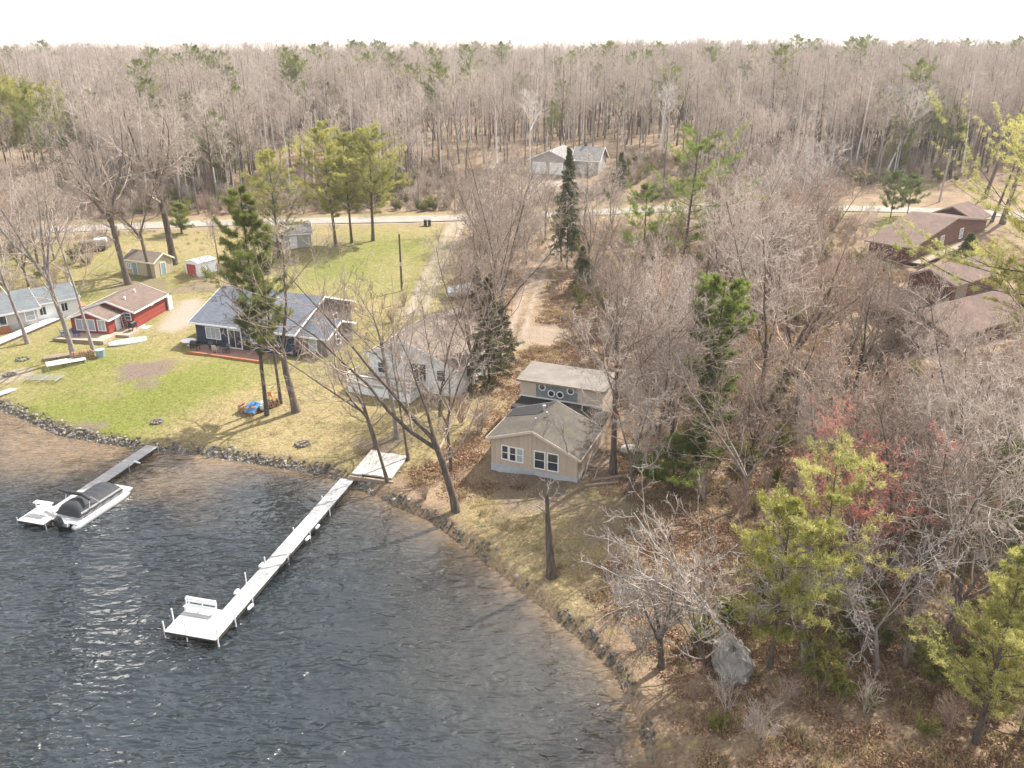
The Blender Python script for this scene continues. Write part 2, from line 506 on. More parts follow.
# ------------------------------------------------------------------ buildings
def gable(root, u0, u1, v0, v1, h0, h1, rb, hr, along='v', wall='white_siding', roof='grey_roof', ov=0.4, base=-0.8, trim=None, th=0.14, split=None, names=('wall', 'roof')):
    """wall block with a gable roof; ridge along local u or v. rb = ridge position across, h0/h1 = eave heights, hr = ridge height"""
    if along == 'v': T = lambda a, b, z: (b, a, z); a0, a1, b0, b1 = v0, v1, u0, u1
    else: T = lambda a, b, z: (a, b, z); a0, a1, b0, b1 = u0, u1, v0, v1
    prof = [(b0, base), (b1, base), (b1, h1), (rb, hr), (b0, h0)]
    mb = MB()
    A = [T(a0, b, z) for b, z in prof]; B = [T(a1, b, z) for b, z in prof]
    mb.quad(A); mb.quad(list(reversed(B)))
    for i in range(5):
        j = (i + 1) % 5; mb.quad([A[i], B[i], B[j], A[j]])
    w = mb.build(names[0], M(wall), root)
    rf = MB()
    tr = MB()
    segs = split or [(a0 - ov, a1 + ov)]
    for (bE, hE, sgn) in ((b0, h0, -1), (b1, h1, 1)):
        sl = (hr - hE) / abs(rb - bE)
        be = bE + sgn * ov; he = hE - sl * ov
        for s0, s1 in [(a0 - ov, a1 + ov)]:
            e = 0.006
            P = [(s0, rb, hr + e), (s1, rb, hr + e), (s1, be, he + e), (s0, be, he + e)]
            bot = [T(a, b, z) for a, b, z in P]; top = [T(a, b, z + th) for a, b, z in P]
            L = math.hypot(be - rb, hr - he)
            uvt = [(s0, L), (s1, L), (s1, 0), (s0, 0)]
            rf.quad(list(reversed(bot))); rf.quad(top, uvt)
            for i in range(4):
                j = (i + 1) % 4; rf.quad([bot[i], bot[j], top[j], top[i]])
            if trim:
                # fascia boards just outside the slab ends
                for s in (s0 - 0.02, s1 + 0.02):
                    tr.bar(T(s, rb, hr + th * 0.45), T(s, be, he + th * 0.45), 0.035, th + 0.08)
                tr.bar(T(s0, be + sgn * 0.02, he + th * 0.4), T(s1, be + sgn * 0.02, he + th * 0.4), 0.035, th + 0.06)
    r = rf.build(names[1], M(roof), root)
    if trim: tr.build('fascia', M(trim), r)
    return w, r


def face_map(face, pos):
    if face == 'f': return lambda x, o, z: (x, pos - o, z)
    if face == 'b': return lambda x, o, z: (x, pos + o, z)
    if face == 'r': return lambda x, o, z: (pos + o, x, z)
    return lambda x, o, z: (pos - o, x, z)


def obox(mb, T, x0, x1, o0, o1, z0, z1):
    c = [T(x, o, z) for z in (z0, z1) for x, o in ((x0, o0), (x1, o0), (x1, o1), (x0, o1))]
    b, t = c[:4], c[4:]
    n = (Vector(b[1]) - Vector(b[0])).cross(Vector(b[3]) - Vector(b[0]))
    if n.z < 0: b = b[::-1]; t = t[::-1]
    mb.solid(b, t)


def window(root, face, pos, x, z, w, h, nx=1, nz=2, fm='white_paint', glass='glass', ft=0.09, name='window', mw=None):
    T = face_map(face, pos); f = MB()
    obox(f, T, x - ft, x, 0.0, 0.07, z - ft, z + h + ft); obox(f, T, x + w, x + w + ft, 0.0, 0.07, z - ft, z + h + ft)
    obox(f, T, x, x + w, 0.0, 0.07, z - ft, z); obox(f, T, x, x + w, 0.0, 0.07, z + h, z + h + ft)
    mw = mw or 0.05
    for i in range(1, nx): obox(f, T, x + w * i / nx - mw / 2, x + w * i / nx + mw / 2, 0.012, 0.06, z, z + h)
    for i in range(1, nz): obox(f, T, x, x + w, 0.015, 0.055, z + h * i / nz - mw / 2, z + h * i / nz + mw / 2)
    fr = f.build(name, M(fm), root)
    p = MB(); obox(p, T, x + 0.004, x + w - 0.004, 0.002, 0.03, z + 0.004, z + h - 0.004); p.build('pane', M(glass), fr)
    return fr


def door(root, face, pos, x, z, w, h, m='white_paint', name='door', trim='white_paint'):
    T = face_map(face, pos); f = MB(); obox(f, T, x, x + w, 0.0, 0.06, z, z + h); d = f.build(name, M(m), root)
    t = MB(); obox(t, T, x - 0.1, x - 0.003, 0, 0.07, z, z + h + 0.1); obox(t, T, x + w + 0.003, x + w + 0.1, 0, 0.07, z, z + h + 0.1); obox(t, T, x, x + w, 0, 0.07, z + h + 0.003, z + h + 0.1)
    t.build('door_frame', M(trim), d)
    k = MB(); obox(k, T, x + w * 0.86, x + w * 0.86 + 0.06, 0.065, 0.12, z + h * 0.45, z + h * 0.5); k.build('handle', M('black_plastic'), d)
    return d


ALLH = []   # footprints kept free of trees (world polygons)


def keep(root, u0, u1, v0, v1):
    m = Matrix.Translation(root.location) @ Matrix.Rotation(root.rotation_euler.z, 4, 'Z')
    ALLH.append([tuple((m @ Vector((u, v, 0)))[:2]) for u, v in ((u0, v0), (u1, v0), (u1, v1), (u0, v1))])


# ---- tan cottage in the middle
p0, p1 = G(491.5, 470), G(577, 483)
z = (p0[2] + p1[2]) / 2 - 0.05
loc, a, W = frame((*p0[:2], z), (*p1[:2], z))
cot = thing('cottage', 'tan board-sided cottage with a raised clerestory of four round windows near the shore', 'house', loc, a)
keep(cot, -1, W + 1, -1, 15)
D1 = 5.9
gable(cot, 0, W, 0, D1, 3.05, 2.5, W * 0.49, 4.25, 'v', 'tan_siding', 'tan_roof', ov=0.35, trim='grey_panel')
# newer black roofing: on the rear of the left slope and over the flat link to the clerestory
mb = MB(); rb = W * 0.49; sl = (4.25 - 3.05) / rb
P = [(u, v, 4.25 - (rb - u) * sl + 0.155) for u, v in ((-0.36, 4.2), (rb - 0.9, 3.6), (rb - 0.05, D1 + 0.34), (-0.36, D1 + 0.34))]
mb.solid(P, [(u, v, zz + 0.03) for u, v, zz in P])
mb.box(-0.7, rb + 0.4, D1 + 0.36, 8.99, 2.9, 3.18); mb.build('black_roofing', M('black_roof'), cot)
mb = MB(); P = [(rb + 0.41, D1 + 0.36, 3.0), (W + 0.3, D1 + 0.36, 2.6), (W + 0.3, 8.99, 2.7), (rb + 0.41, 8.99, 3.05)]
mb.solid(P, [(u, v, zz + 0.15) for u, v, zz in P]); mb.build('link_roof', M('tan_roof'), cot)
mb = MB(); mb.box(0.0, W, D1 + 0.01, 8.99, -0.8, 2.55); mb.build('link_wall', M('tan_siding'), cot)
fb = MB(); fb.box(-0.03, W + 0.03, -0.03, D1, -0.8, 0.62); fb.build('foundation', M('blue_foundation'), cot)
for i, (x, z0, w, h) in enumerate([(1.02, 1.25, 0.5, 1.2), (1.72, 1.2, 0.5, 1.2), (2.36, 1.2, 0.5, 1.2)]):
    window(cot, 'f', 0, x, z0, w, h, 1, 2, glass='curtain' if i == 2 else 'glass')
window(cot, 'f', 0, 3.95, 0.95, 0.85, 1.5, 1, 2); window(cot, 'f', 0, 5.12, 0.95, 0.85, 1.5, 1, 2)
# rear block with the clerestory wall standing above the lower roof
UD0, UD1, ZB, ZT = 9.0, 12.6, -0.8, 4.75
ub = MB(); ub.box(-0.8, W - 0.55, UD0, UD1, ZB, ZT); ub.build('clerestory_wall', M('grey_panel'), cot)
gp = MB(); gp.box(0.75, 4.75, UD0 - 0.04, UD0 - 0.004, 3.25, ZT - 0.05); gp.build('shingle_panel', M('green_shingle'), cot)
tb = MB(); tb.box(-0.85, W - 0.5, UD0 - 0.09, UD0 - 0.045, 3.2, 3.33); tb.build('flashing', M('white_paint'), cot)
ur = MB()
b4 = [(-1.1, UD0 - 0.4, ZT + 0.03), (W - 0.2, UD0 - 0.4, ZT + 0.03), (W - 0.2, UD1 + 0.3, ZT + 0.3), (-1.1, UD1 + 0.3, ZT + 0.3)]
ur.solid(b4, [(x, y, zz + 0.16) for x, y, zz in b4]); ur.build('upper_roof', M('tan_upper_roof'), cot)
ue = MB(); ue.bar((-1.1, UD0 - 0.42, ZT + 0.1), (W - 0.2, UD0 - 0.42, ZT + 0.1), 0.03, 0.2); ue.build('fascia', M('weathered_wood'), cot)
for (x, z0) in ((1.35, 4.36), (2.25, 3.85), (3.1, 3.85), (4.1, 4.36)):
    m_ = MB(); n_ = 20
    for k in range(n_):
        a0_, a1_ = 2 * math.pi * k / n_, 2 * math.pi * (k + 1) / n_
        q = lambda r_, an, o: (x + r_ * math.cos(an), UD0 - 0.042 - o, z0 + r_ * math.sin(an))
        m_.quad([q(0.26, a0_, 0.05), q(0.36, a0_, 0.05), q(0.36, a1_, 0.05), q(0.26, a1_, 0.05)])
        m_.quad([q(0.36, a0_, 0.05), q(0.36, a0_, 0), q(0.36, a1_, 0), q(0.36, a1_, 0.05)])
        m_.quad([q(0.26, a0_, 0.0), q(0.26, a0_, 0.05), q(0.26, a1_, 0.05), q(0.26, a1_, 0.0)])
    wn = m_.build('round_window', M('white_paint'), cot)
    g_ = MB(); g_.quad([(x + 0.27 * math.cos(2 * math.pi * k / n_), UD0 - 0.055, z0 + 0.27 * math.sin(2 * math.pi * k / n_)) for k in range(n_)]); g_.build('pane', M('glass'), wn)
for (u, v, r_) in ((rb - 0.55, 4.3, 0.11), (rb - 0.3, 1.4, 0.06), (rb + 0.2, 2.9, 0.06)):
    vp = MB(); zz = 4.25 - abs(rb - u) * (sl if u < rb else 0.47) + 0.1
    vp.tube([(u, v, zz), (u, v, zz + 0.45)], r_, 8); vp.tube([(u, v, zz + 0.45), (u, v, zz + 0.55)], r_ * 1.5, 8); vp.build('vent_pipe', M('galvanised'), cot)
st = MB()
for k in range(4): st.box(W + 0.15, W + 1.1, 1.6 + k * 0.28, 1.85 + k * 0.28, -0.6, 0.15 + k * 0.17)
st.build('side_steps', M('weathered_wood'), cot)
rl = MB(); rl.bar((W + 1.2, 0.5, 0.2), (W + 1.35, 4.2, 2.1), 0.1, 0.08); rl.bar((W + 0.3, 0.4, 0.2), (W + 0.45, 4.2, 2.1), 0.1, 0.08); rl.build('stair_rail', M('weathered_wood'), cot)

# ---- navy house
p0, p1 = G(198, 344), G(325, 361)
z = (p0[2] + p1[2]) / 2
loc, a, W = frame((*p0[:2], z), (*p1[:2], z))
nav = thing('house', 'navy blue single-storey house with slate blue shingle roof, brick patio and white trim', 'house', loc, a)
keep(nav, -1, W + 1, -4, 14)
gable(nav, 0, 13.4, 0, 13, 2.9, 2.9, 6.5, 5.3, 'u', 'navy_siding', 'blue_roof', ov=0.5, trim='white_paint')
window(nav, 'f', 0, 1.5, 1.0, 1.9, 1.3, 3, 1, glass='curtain')
window(nav, 'f', 0, 4.6, 0.2, 1.65, 2.1, 2, 1, name='sliding_door', ft=0.12)
window(nav, 'f', 0, 7.6, 1.1, 1.5, 1.2, 2, 1, glass='curtain')
window(nav, 'r', 13.4, 8.6, 1.1, 0.9, 1.3, 1, 2)
gb = MB(); gb.quad([(13.41, 0.05, 0.5), (13.41, 12.95, 0.5), (13.41, 12.95, 2.85), (13.41, 6.5, 5.2), (13.41, 0.05, 2.85)]); gb.build('gable_cladding', M('mauve_siding'), nav)
gable(nav, 13.43, 16.9, 1.2, 7.0, 2.3, 2.3, 4.1, 3.4, 'u', 'mauve_siding', 'blue_roof', ov=0.4, trim='white_paint', names=('wing_wall', 'wing_roof'))
window(nav, 'f', 1.2, 14.6, 0.7, 0.9, 1.3, 1, 2, glass='curtain')
window(nav, 'r', 16.9, 3.2, 0.8, 0.9, 1.2, 1, 2)
for u, v in ((3.6, 3.2), (8, 5)):
    vp = MB(); zz = 2.9 + v / 6.5 * 2.4 + 0.1; vp.box(u, u + 0.35, v, v + 0.35, zz - 0.1, zz + 0.3); vp.build('roof_vent', M('galvanised'), nav)
pt = MB(); pt.box(0.9, 10.5, -2.7, -0.01, -0.6, 0.08); pt.build('patio', M('paver'), nav)
pe = MB(); pe.box(0.7, 10.7, -2.95, -2.702, -0.6, 0.2); pe.build('patio_edging', M('orange_brick'), nav)
navM = Matrix.Translation(nav.location) @ Matrix.Rotation(a, 4, 'Z')


def nv(u, v, z=0): return tuple(navM @ Vector((u, v, z)))


# ---- white house with the railed deck
p0, p1 = G(348, 392), G(411, 403)
z = (p0[2] + p1[2]) / 2 + 0.05
loc, a, W = frame((*p0[:2], z), (*p1[:2], z))
wh = thing('house', 'white-sided house with a raised white-railed deck, half hidden behind bare trees', 'house', loc, a)
keep(wh, -1, 12, -0.5, 16)
gable(wh, 1.0, 11.2, 2.8, 14.5, 3.4, 3.2, 5.4, 5.4, 'v', 'white_siding', 'grey_brown_roof', ov=0.45, trim='white_paint')
window(wh, 'f', 2.8, 2.1, 1.5, 0.8, 1.1, 1, 2); window(wh, 'f', 2.8, 6.2, 1.2, 1.5, 1.9, 2, 1, name='sliding_door'); window(wh, 'f', 2.8, 9.0, 1.6, 0.9, 1.1, 1, 2)
window(wh, 'r', 11.2, 5.0, 1.5, 0.9, 1.1, 1, 2)
dk = MB(); dk.box(0, W, 0, 2.78, 0.95, 1.1); dk.build('deck', M('grey_planks'), wh)
sk = MB(); sk.box(0.05, W - 0.05, 0.04, 0.09, -0.5, 0.94); sk.box(W - 0.1, W - 0.05, 0.1, 2.7, -0.5, 0.94); sk.box(0.05, 0.1, 0.1, 2.7, -0.5, 0.94); sk.build('deck_skirt', M('white_siding'), wh)
ra = MB()
for k in range(6): ra.box(W * k / 5 - 0.05, W * k / 5 + 0.05, -0.05, 0.05, 0.9, 2.05)
ra.box(W - 0.05, W + 0.05, 2.6, 2.7, 0.9, 2.05); ra.box(-0.05, 0.05, 2.6, 2.7, 0.9, 2.05)
for q in (1.3, 2.02): ra.bar((0, 0, q), (W, 0, q), 0.08, 0.07); ra.bar((W, 0, q), (W, 2.7, q), 0.08, 0.07); ra.bar((0, 0, q), (0, 2.7, q), 0.08, 0.07)
for k in range(int(W / 0.14)): ra.bar((k * 0.14, 0, 1.3), (k * 0.14, 0, 2.0), 0.035)
ra.build('railing', M('white_paint'), wh)

# ---- red house with porch block
p0, p1 = G(136, 329), G(179, 303)
z = p0[2]
loc, a, L = frame((*p0[:2], z), (*p1[:2], z))
# u runs along the long right-hand wall to the back; local -v points to the camera-right
red = thing('house', 'red-sided bungalow with brown shingle roof and a wooden front deck', 'house', loc, a)
keep(red, -7, 11, -2, 9)
gable(red, 0, 7.3, 0, 6.6, 2.3, 2.3, 3.3, 3.45, 'u', 'red_siding', 'red_house_roof', ov=0.4, trim='white_paint')
window(red, 'l', 0, 0.45, 1.2, 0.7, 0.8, 1, 2)
window(red, 'f', 0, 4.0, 1.85, 0.35, 0.25, 1, 1)
gable(red, -3.0, -0.02, 1.6, 6.5, 2.1, 2.1, 4.0, 2.95, 'u', 'red_siding', 'red_house_roof', ov=0.35, trim='white_paint', names=('porch_wall', 'porch_roof'))
window(red, 'l', -3.0, 2.0, 0.7, 0.9, 1.25, 2, 1, glass='curtain'); window(red, 'l', -3.0, 3.4, 0.65, 2.4, 1.3, 3, 1, glass='curtain')
door(red, 'f', 1.6, -1.5, 0.1, 0.85, 1.85, 'white_paint')
dk = MB(); dk.box(-5.6, -3.02, 0.8, 7.4, -0.5, 0.28); dk.box(-3.01, -0.02, -0.9, 1.58, -0.5, 0.22); dk.build('deck', M('deck_wood'), red)
wk = MB(); wk.box(-0.01, 7.3, -1.4, -0.03, -0.5, 0.06); wk.build('side_walk', M('concrete'), red)
ut = MB(); ut.box(7.32, 8.7, 0.2, 2.0, -0.5, 2.0); ut.build('entry_box', M('dark_red_siding'), red)
ur = MB(); ur.box(7.25, 8.9, -0.1, 2.2, 2.01, 2.12); ur.build('entry_roof', M('dark_pole'), red)
wd = MB(); wd.box(7.5, 8.4, -0.32, -0.12, -0.1, 1.9); wd.build('storm_door', M('white_paint'), red)
for (u, v) in ((1.9, 2.1), (4.8, 2.5)):
    vp = MB(); zz = 2.3 + v / 3.3 * 1.15; vp.tube([(u, v, zz), (u, v, zz + 0.5)], 0.12, 8); vp.build('vent_pipe', M('white_paint'), red)
redM = Matrix.Translation(red.location) @ Matrix.Rotation(a, 4, 'Z')


def rd(u, v, z=0): return tuple(redM @ Vector((u, v, z)))


# ---- pale cottage at the left edge
p0, p1 = G(-20, 339), G(40, 326)
z = p1[2]
loc, a, L = frame((*p0[:2], z), (*p1[:2], z))
lf = thing('cottage', 'white cottage with pale blue-grey roof and brick base at the left edge', 'house', loc, a)
keep(lf, -2, L + 6, -1, 9)
gable(lf, -3, L, 0, 7.5, 2.5, 2.5, 3.6, 4.0, 'u', 'grey_siding', 'pale_blue_roof', ov=0.45, trim='white_paint')
window(lf, 'f', 0, 0.6, 1.0, 0.7, 1.1, 1, 2); window(lf, 'f', 1.55 + 0.0, 1.6, 1.0, 1.5, 1.1, 2, 1) if False else window(lf, 'f', 0, 1.7, 1.0, 1.5, 1.1, 2, 1)
window(lf, 'f', 0, 5.4, 1.0, 1.0, 1.1, 1, 2, glass='curtain')
bb = MB(); bb.box(-3, 3.4, -0.28, -0.01, -0.6, 0.8); bb.build('brick_base', M('orange_brick'), lf)
gable(lf, L + 0.02, L + 5.2, 1.2, 7.3, 2.5, 2.5, 4.2, 3.7, 'u', 'white_siding', 'pale_blue_roof', ov=0.35, trim='white_paint', names=('wing_wall', 'wing_roof'))
window(lf, 'f', 1.2, L + 0.6, 1.0, 0.7, 1.0, 2, 1); window(lf, 'f', 1.2, L + 3.2, 1.0, 0.7, 1.0, 2, 1)
ob = MB(); ob.box(L + 5.22, L + 6.4, 1.6, 5.0, -0.5, 1.0); ob.build('brick_step', M('orange_brick'), lf)

# ---- brown houses on the right
p0 = at(912, 247, 7.6); p1 = at(954, 231, 7.6)
gz = tz(p0[0], p0[1])
loc, a, W = frame((p0[0], p0[1], gz), (p1[0], p1[1], gz))
hE = 7.6 - gz
br = thing('house', 'dark red-brown house with a big brown gable roof below the gravel road on the right', 'house', loc, a)
bd = 7.5
# u along the right-facing gable wall, v going back-left along the eave
gable(br, 0.5, 2 * W, 0.4, 6.4, hE - 0.2, hE - 0.5, W + 0.2, hE + 1.9, 'v', 'dark_red_siding', 'brown_roof', ov=0.6, trim='weathered_wood')
window(br, 'f', 0.4, W * 0.75, 1.2, 1.3, 1.5, 2, 2, glass='curtain'); window(br, 'f', 0.4, W * 1.25, 1.2, 1.3, 1.5, 2, 2, glass='curtain')
gable(br, 2 * W + 0.02, 2 * W + 6, 2.5, 9.5, hE - 0.7, hE - 0.7, 6, hE + 0.9, 'u', 'dark_red_siding', 'brown_roof', ov=0.6, trim='weathered_wood', names=('wing_wall', 'wing_roof'))
pb_ = MB(); pb_.box(0.6, W * 1.2, -1.6, 0.38, 0.6, 0.75); pb_.build('porch_floor', M('weathered_wood'), br)
pb_ = MB(); [pb_.bar((u_, -1.5, 0), (u_, -1.5, 1.7), .12) for u_ in (0.7, W * .6, W * 1.15)]; pb_.bar((0.7, -1.5, 1.6), (W * 1.15, -1.5, 1.6), .1); pb_.build('porch_rail', M('weathered_wood'), br)
keep(br, -1, 2 * W + 6, -2, 10)

p0 = at(953, 334, 6.6); p1 = at(1010, 318, 6.6)
gz = tz(p0[0], p0[1])
loc, a, W = frame((p0[0], p0[1], gz), (p1[0], p1[1], gz))
hE = 6.6 - gz
bn = thing('house', 'brown-roofed house with several roof slopes behind pine boughs at the right edge', 'house', loc, a)
gable(bn, 0.4, W + 5, 0.5, 7.5, hE - 0.2, hE - 0.2, 4.6, hE + 1.3, 'u', 'dark_red_siding', 'brown_roof', ov=0.6, trim='weathered_wood')
gable(bn, -3.2, 0.38, 1.3, 5.6, hE - 0.9, hE - 0.9, 3.5, hE + 0.35, 'u', 'dark_red_siding', 'brown_roof', ov=0.4, trim='weathered_wood', names=('porch_wall', 'porch_roof'))
gable(bn, 3.0, 8.0, 7.52, 13, hE - 0.1, hE - 0.1, 5.5, hE + 1.6, 'v', 'dark_red_siding', 'brown_roof', ov=0.5, trim='weathered_wood', names=('rear_wall', 'rear_roof'))
window(bn, 'f', 0.5, 2.0, 0.8, 1.4, 1.3, 2, 1); window(bn, 'f', 0.5, 5.2, 0.8, 1.4, 1.3, 2, 1)
keep(bn, -3, W + 4, -1, 14)

p0 = at(956, 284, 6.9); p1 = at(999, 271, 6.9)
gz = tz(p0[0], p0[1])
loc, a, W = frame((p0[0], p0[1], gz), (p1[0], p1[1], gz))
hE = 6.9 - gz
bg_ = thing('garage', 'brown-roofed outbuilding between the dark red house and the one behind pine boughs', 'garage', loc, a)
gable(bg_, 0.4, W + 3, 0.4, 6.4, hE - 0.2, hE - 0.2, 3.6, hE + 1.0, 'u', 'dark_red_siding', 'brown_roof', ov=0.5, trim='weathered_wood')
door(bg_, 'f', 0.4, 1.2, 0.0, 2.6, 2.1, 'weathered_wood', 'garage_door', 'weathered_wood')
keep(bg_, -1, W + 4, -1, 8)

# ---- grey house across the road
p0, p1 = G(530, 173), G(569, 177)
z = p0[2]
loc, a, W = frame((*p0[:2], z), (*p1[:2], z))
fg = thing('house', 'grey house with pale grey roof standing in the wood across the road', 'house', loc, a)
gable(fg, 0, W, 0, 10, 3.2, 3.2, W / 2, 5.2, 'v', 'grey_siding', 'grey_roof', ov=0.5, trim='white_paint')
gable(fg, W + 0.02, W + 6, 3, 10, 3.2, 3.2, 6.4, 5.6, 'u', 'grey_siding', 'grey_roof', ov=0.5, trim='white_paint', names=('wing_wall', 'wing_roof'))
door(fg, 'f', 0, 0.7, 0.0, 3.0, 2.5, 'white_paint', 'garage_door'); door(fg, 'f', 0, 4.8, 0.0, 3.0, 2.5, 'white_paint', 'garage_door')
ch = MB(); ch.box(W + 1.5, W + 2.1, 6.5, 7.1, 4.6, 6.6); ch.build('chimney', M('dark_car'), fg)
keep(fg, -2, W + 7, -6, 12)

# ---- sheds
p0, p1 = G(157, 277), G(169, 271)
z = p0[2]
loc, a, L = frame((*p0[:2], z), (*p1[:2], z))
# front of the tan shed: long face to camera-left, gable end to the right
p0, p1 = G(127, 273), G(156, 278)
z = p1[2]
loc, a, W = frame((*p0[:2], z), (*p1[:2], z))
ts = thing('shed', 'tan garden shed with grey gable roof between bare tree trunks', 'shed', loc, a)
gable(ts, 0, W, 0, 3.6, 2.3, 2.3, 1.8, 3.3, 'u', 'tan_shed', 'grey_brown_roof', ov=0.25, trim='cream')
door(ts, 'f', 0, 1.4, 0.0, 0.9, 1.9, 'teal_door', trim='cream'); window(ts, 'f', 0, 0.3, 1.0, 0.7, 0.7, 2, 1, glass='curtain')
door(ts, 'r', W, 1.2, 0.0, 0.85, 1.95, 'teal_door', trim='cream')
keep(ts, -1, W + 1, -1, 4.5)
tsM = Matrix.Translation(ts.location) @ Matrix.Rotation(a, 4, 'Z')

p0, p1 = G(186.5, 274), G(199.5, 277)
z = p0[2]
loc, a, W = frame((*p0[:2], z), (*p1[:2], z))
ws = thing('shed', 'small white shed with a barn-red door on the dry lawn', 'shed', loc, a)
gable(ws, 0, W, 0, 3.4, 1.9, 1.9, W / 2, 2.25, 'v', 'white_siding', 'grey_roof' if False else 'white_paint', ov=0.12, trim=None, th=0.1)
door(ws, 'f', 0, 0.35, 0.02, W - 0.85, 1.65, 'red_door')
keep(ws, -1, W + 1, -1, 4)
wsM = Matrix.Translation(ws.location) @ Matrix.Rotation(a, 4, 'Z')

p0, p1 = G(286, 249), G(312, 247)
z = p0[2]
loc, a, W = frame((*p0[:2], z), (*p1[:2], z))
gs = thing('shed', 'weathered grey garage with a grey roof beside the pines at the roadside', 'shed', loc, a)
gable(gs, 0, W, 0, 5.0, 2.4, 2.4, 2.5, 3.5, 'u', 'grey_siding', 'grey_roof', ov=0.3, trim='white_paint')
door(gs, 'f', 0, 0.8, 0.0, 1.0, 1.9, 'white_paint')
keep(gs, -1, W + 1, -3, 6)

# ------------------------------------------------------------------ docks and boat
# white dock with bench platform: local x along the dock towards the shore, y to camera-left of it
q0 = at(215.6, 640.4, 0.6); q1 = at(354, 480, 0.6)
a = math.atan2(q1[1] - q0[1], q1[0] - q0[0]); L = math.hypot(q1[0] - q0[0], q1[1] - q0[1])
ZD = 0.6
d2 = thing('dock', 'long white dock with a bench on its wide end platform', 'dock', (q0[0], q0[1], 0), a)
DW = 1.25
nsec = 8
for k in range(nsec):
    s = MB(); s.box(L * k / nsec + 0.012, L * (k + 1) / nsec - 0.012, 0, DW, ZD - 0.05, ZD); s.build('deck_section', M('dock_deck'), d2)
pl = MB(); pl.box(0.0, 2.85, DW + 0.012, DW + 2.45, ZD - 0.05, ZD); pl.build('platform', M('dock_deck'), d2)
fr = MB()
for y in (0.03, DW - 0.07): fr.box(0.02, L, y, y + 0.05, ZD - 0.34, ZD - 0.052)
for y in (DW + 0.04, DW + 2.38): fr.box(0.02, 2.82, y, y + 0.05, ZD - 0.34, ZD - 0.052)
for x in (0.03, 2.76): fr.box(x, x + 0.05, DW + 0.1, DW + 2.37, ZD - 0.22, ZD - 0.052)
for k in range(nsec + 1): fr.box(min(L - .1, L * k / nsec + 0.05), min(L - .05, L * k / nsec + 0.1), 0.09, DW - 0.08, ZD - 0.22, ZD - 0.052)
fr.build('frame', M('dock_frame'), d2)
posts = [(0.15, -0.06, 0.75), (0.1, DW + 0.9, 0.95), (0.1, DW + 2.5, 0.7), (1.1, DW + 2.5, 0.95), (2.6, DW + 2.5, 0.7), (2.2, -0.06, 0.5), (4.4, -0.06, 0.7), (6.0, DW + 0.06, 0.8), (8.6, DW + 0.06, 0.4),
         (9.5, -0.06, 0.25), (13.0, -0.06, 0.2), (16.5, -0.06, 0.2), (13, DW + 0.06, 0.2), (18, DW + .06, .2)]
for x, y, h in posts:
    m_ = MB(); m_.tube([(x, y, -1.5), (x, y, ZD + h)], 0.045, 8); m_.build('post', M('white_paint'), d2)
for x, y in ((5.0, DW + 0.25), (3.7, -0.3), (12.3, -0.22), (14.0, -0.22), (9.0, -0.25), (8.3, DW + .2)):
    m_ = MB(); m_.tube([(x - 0.3, y, ZD - 0.12), (x - 0.2, y, ZD - 0.1), (x + 0.2, y, ZD - 0.1), (x + 0.3, y, ZD - 0.12)], [0.06, 0.12, 0.12, 0.06], 8)
    m_.build('fender', M('black_plastic' if x == 9.0 else 'white_paint'), d2, smooth=True)
bn_ = thing('bench', 'white slatted bench standing on the long dock platform', 'bench', (q0[0], q0[1], ZD), a)
Bx, By0, By1 = 2.45, DW + 0.12, DW + 2.35
for nm, parts in (('seat', [(Bx - 0.42, Bx - 0.3, 0.42), (Bx - 0.28, Bx - 0.16, 0.42), (Bx - 0.14, Bx - 0.02, 0.42)]),):
    m_ = MB()
    for x0, x1, z0 in parts: m_.box(x0, x1, By0, By1, z0, z0 + 0.04)
    m_.build('seat', WHITE, bn_)
m_ = MB()
for z0 in (0.55, 0.72, 0.86): m_.box(Bx + 0.02, Bx + 0.055, By0, By1, z0, z0 + 0.11)
m_.build('backrest', WHITE, bn_)
for y in (By0 + 0.1, (By0 + By1) / 2, By1 - 0.1):
    m_ = MB(); m_.box(Bx - 0.4, Bx - 0.34, y - 0.03, y + 0.03, 0.001, 0.415); m_.box(Bx + 0.06, Bx + 0.11, y - 0.03, y + 0.03, 0.001, 0.95); m_.box(Bx - 0.33, Bx + 0.055, y - 0.03, y + 0.03, 0.33, 0.4)
    m_.build('leg', WHITE, bn_)

# grey dock on the left with the white platform
g0 = at(43, 524.7, 0.5); g1 = at(158, 446.5, 0.5)
a = math.atan2(g1[1] - g0[1], g1[0] - g0[0]); L = math.hypot(g1[0] - g0[0], g1[1] - g0[1])
ZG = 0.5
d1 = thing('dock', 'shorter grey dock with a white end platform beside the covered boat', 'dock', (g0[0], g0[1], 0), a)
for k in range(8):
    s = MB(); s.box(L * k / 8 + 0.012, L * (k + 1) / 8 - 0.012, 0, 1.25, ZG - 0.05, ZG); s.build('deck_section', M('dock_deck' if k < 3 else 'dock_grey'), d1)
s = MB(); s.box(0.0, 2.6, 1.262, 2.5, ZG - 0.05, ZG); s.build('platform', M('dock_deck'), d1)
fr = MB()
for y in (0.03, 1.17): fr.box(0.02, L, y, y + 0.05, ZG - 0.3, ZG - 0.052)
fr.box(0.02, 2.55, 2.4, 2.45, ZG - 0.3, ZG - 0.052)
for x in (0.03, 2.5): fr.box(x, x + 0.05, 1.3, 2.39, ZG - 0.3, ZG - 0.052)
fr.build('frame', M('dock_frame'), d1)
for x, y, h in [(0.15, -0.06, 0.05), (0.1, 2.56, 0.2), (2.5, 2.56, 0.15), (5, -0.06, 0.3), (10, -0.06, 0.3), (10.5, 1.31, 0.1), (14, -0.06, 0.35)]:
    m_ = MB(); m_.tube([(x, y, -1.2), (x, y, ZG + h)], 0.045, 8); m_.build('post', M('galvanised'), d1)
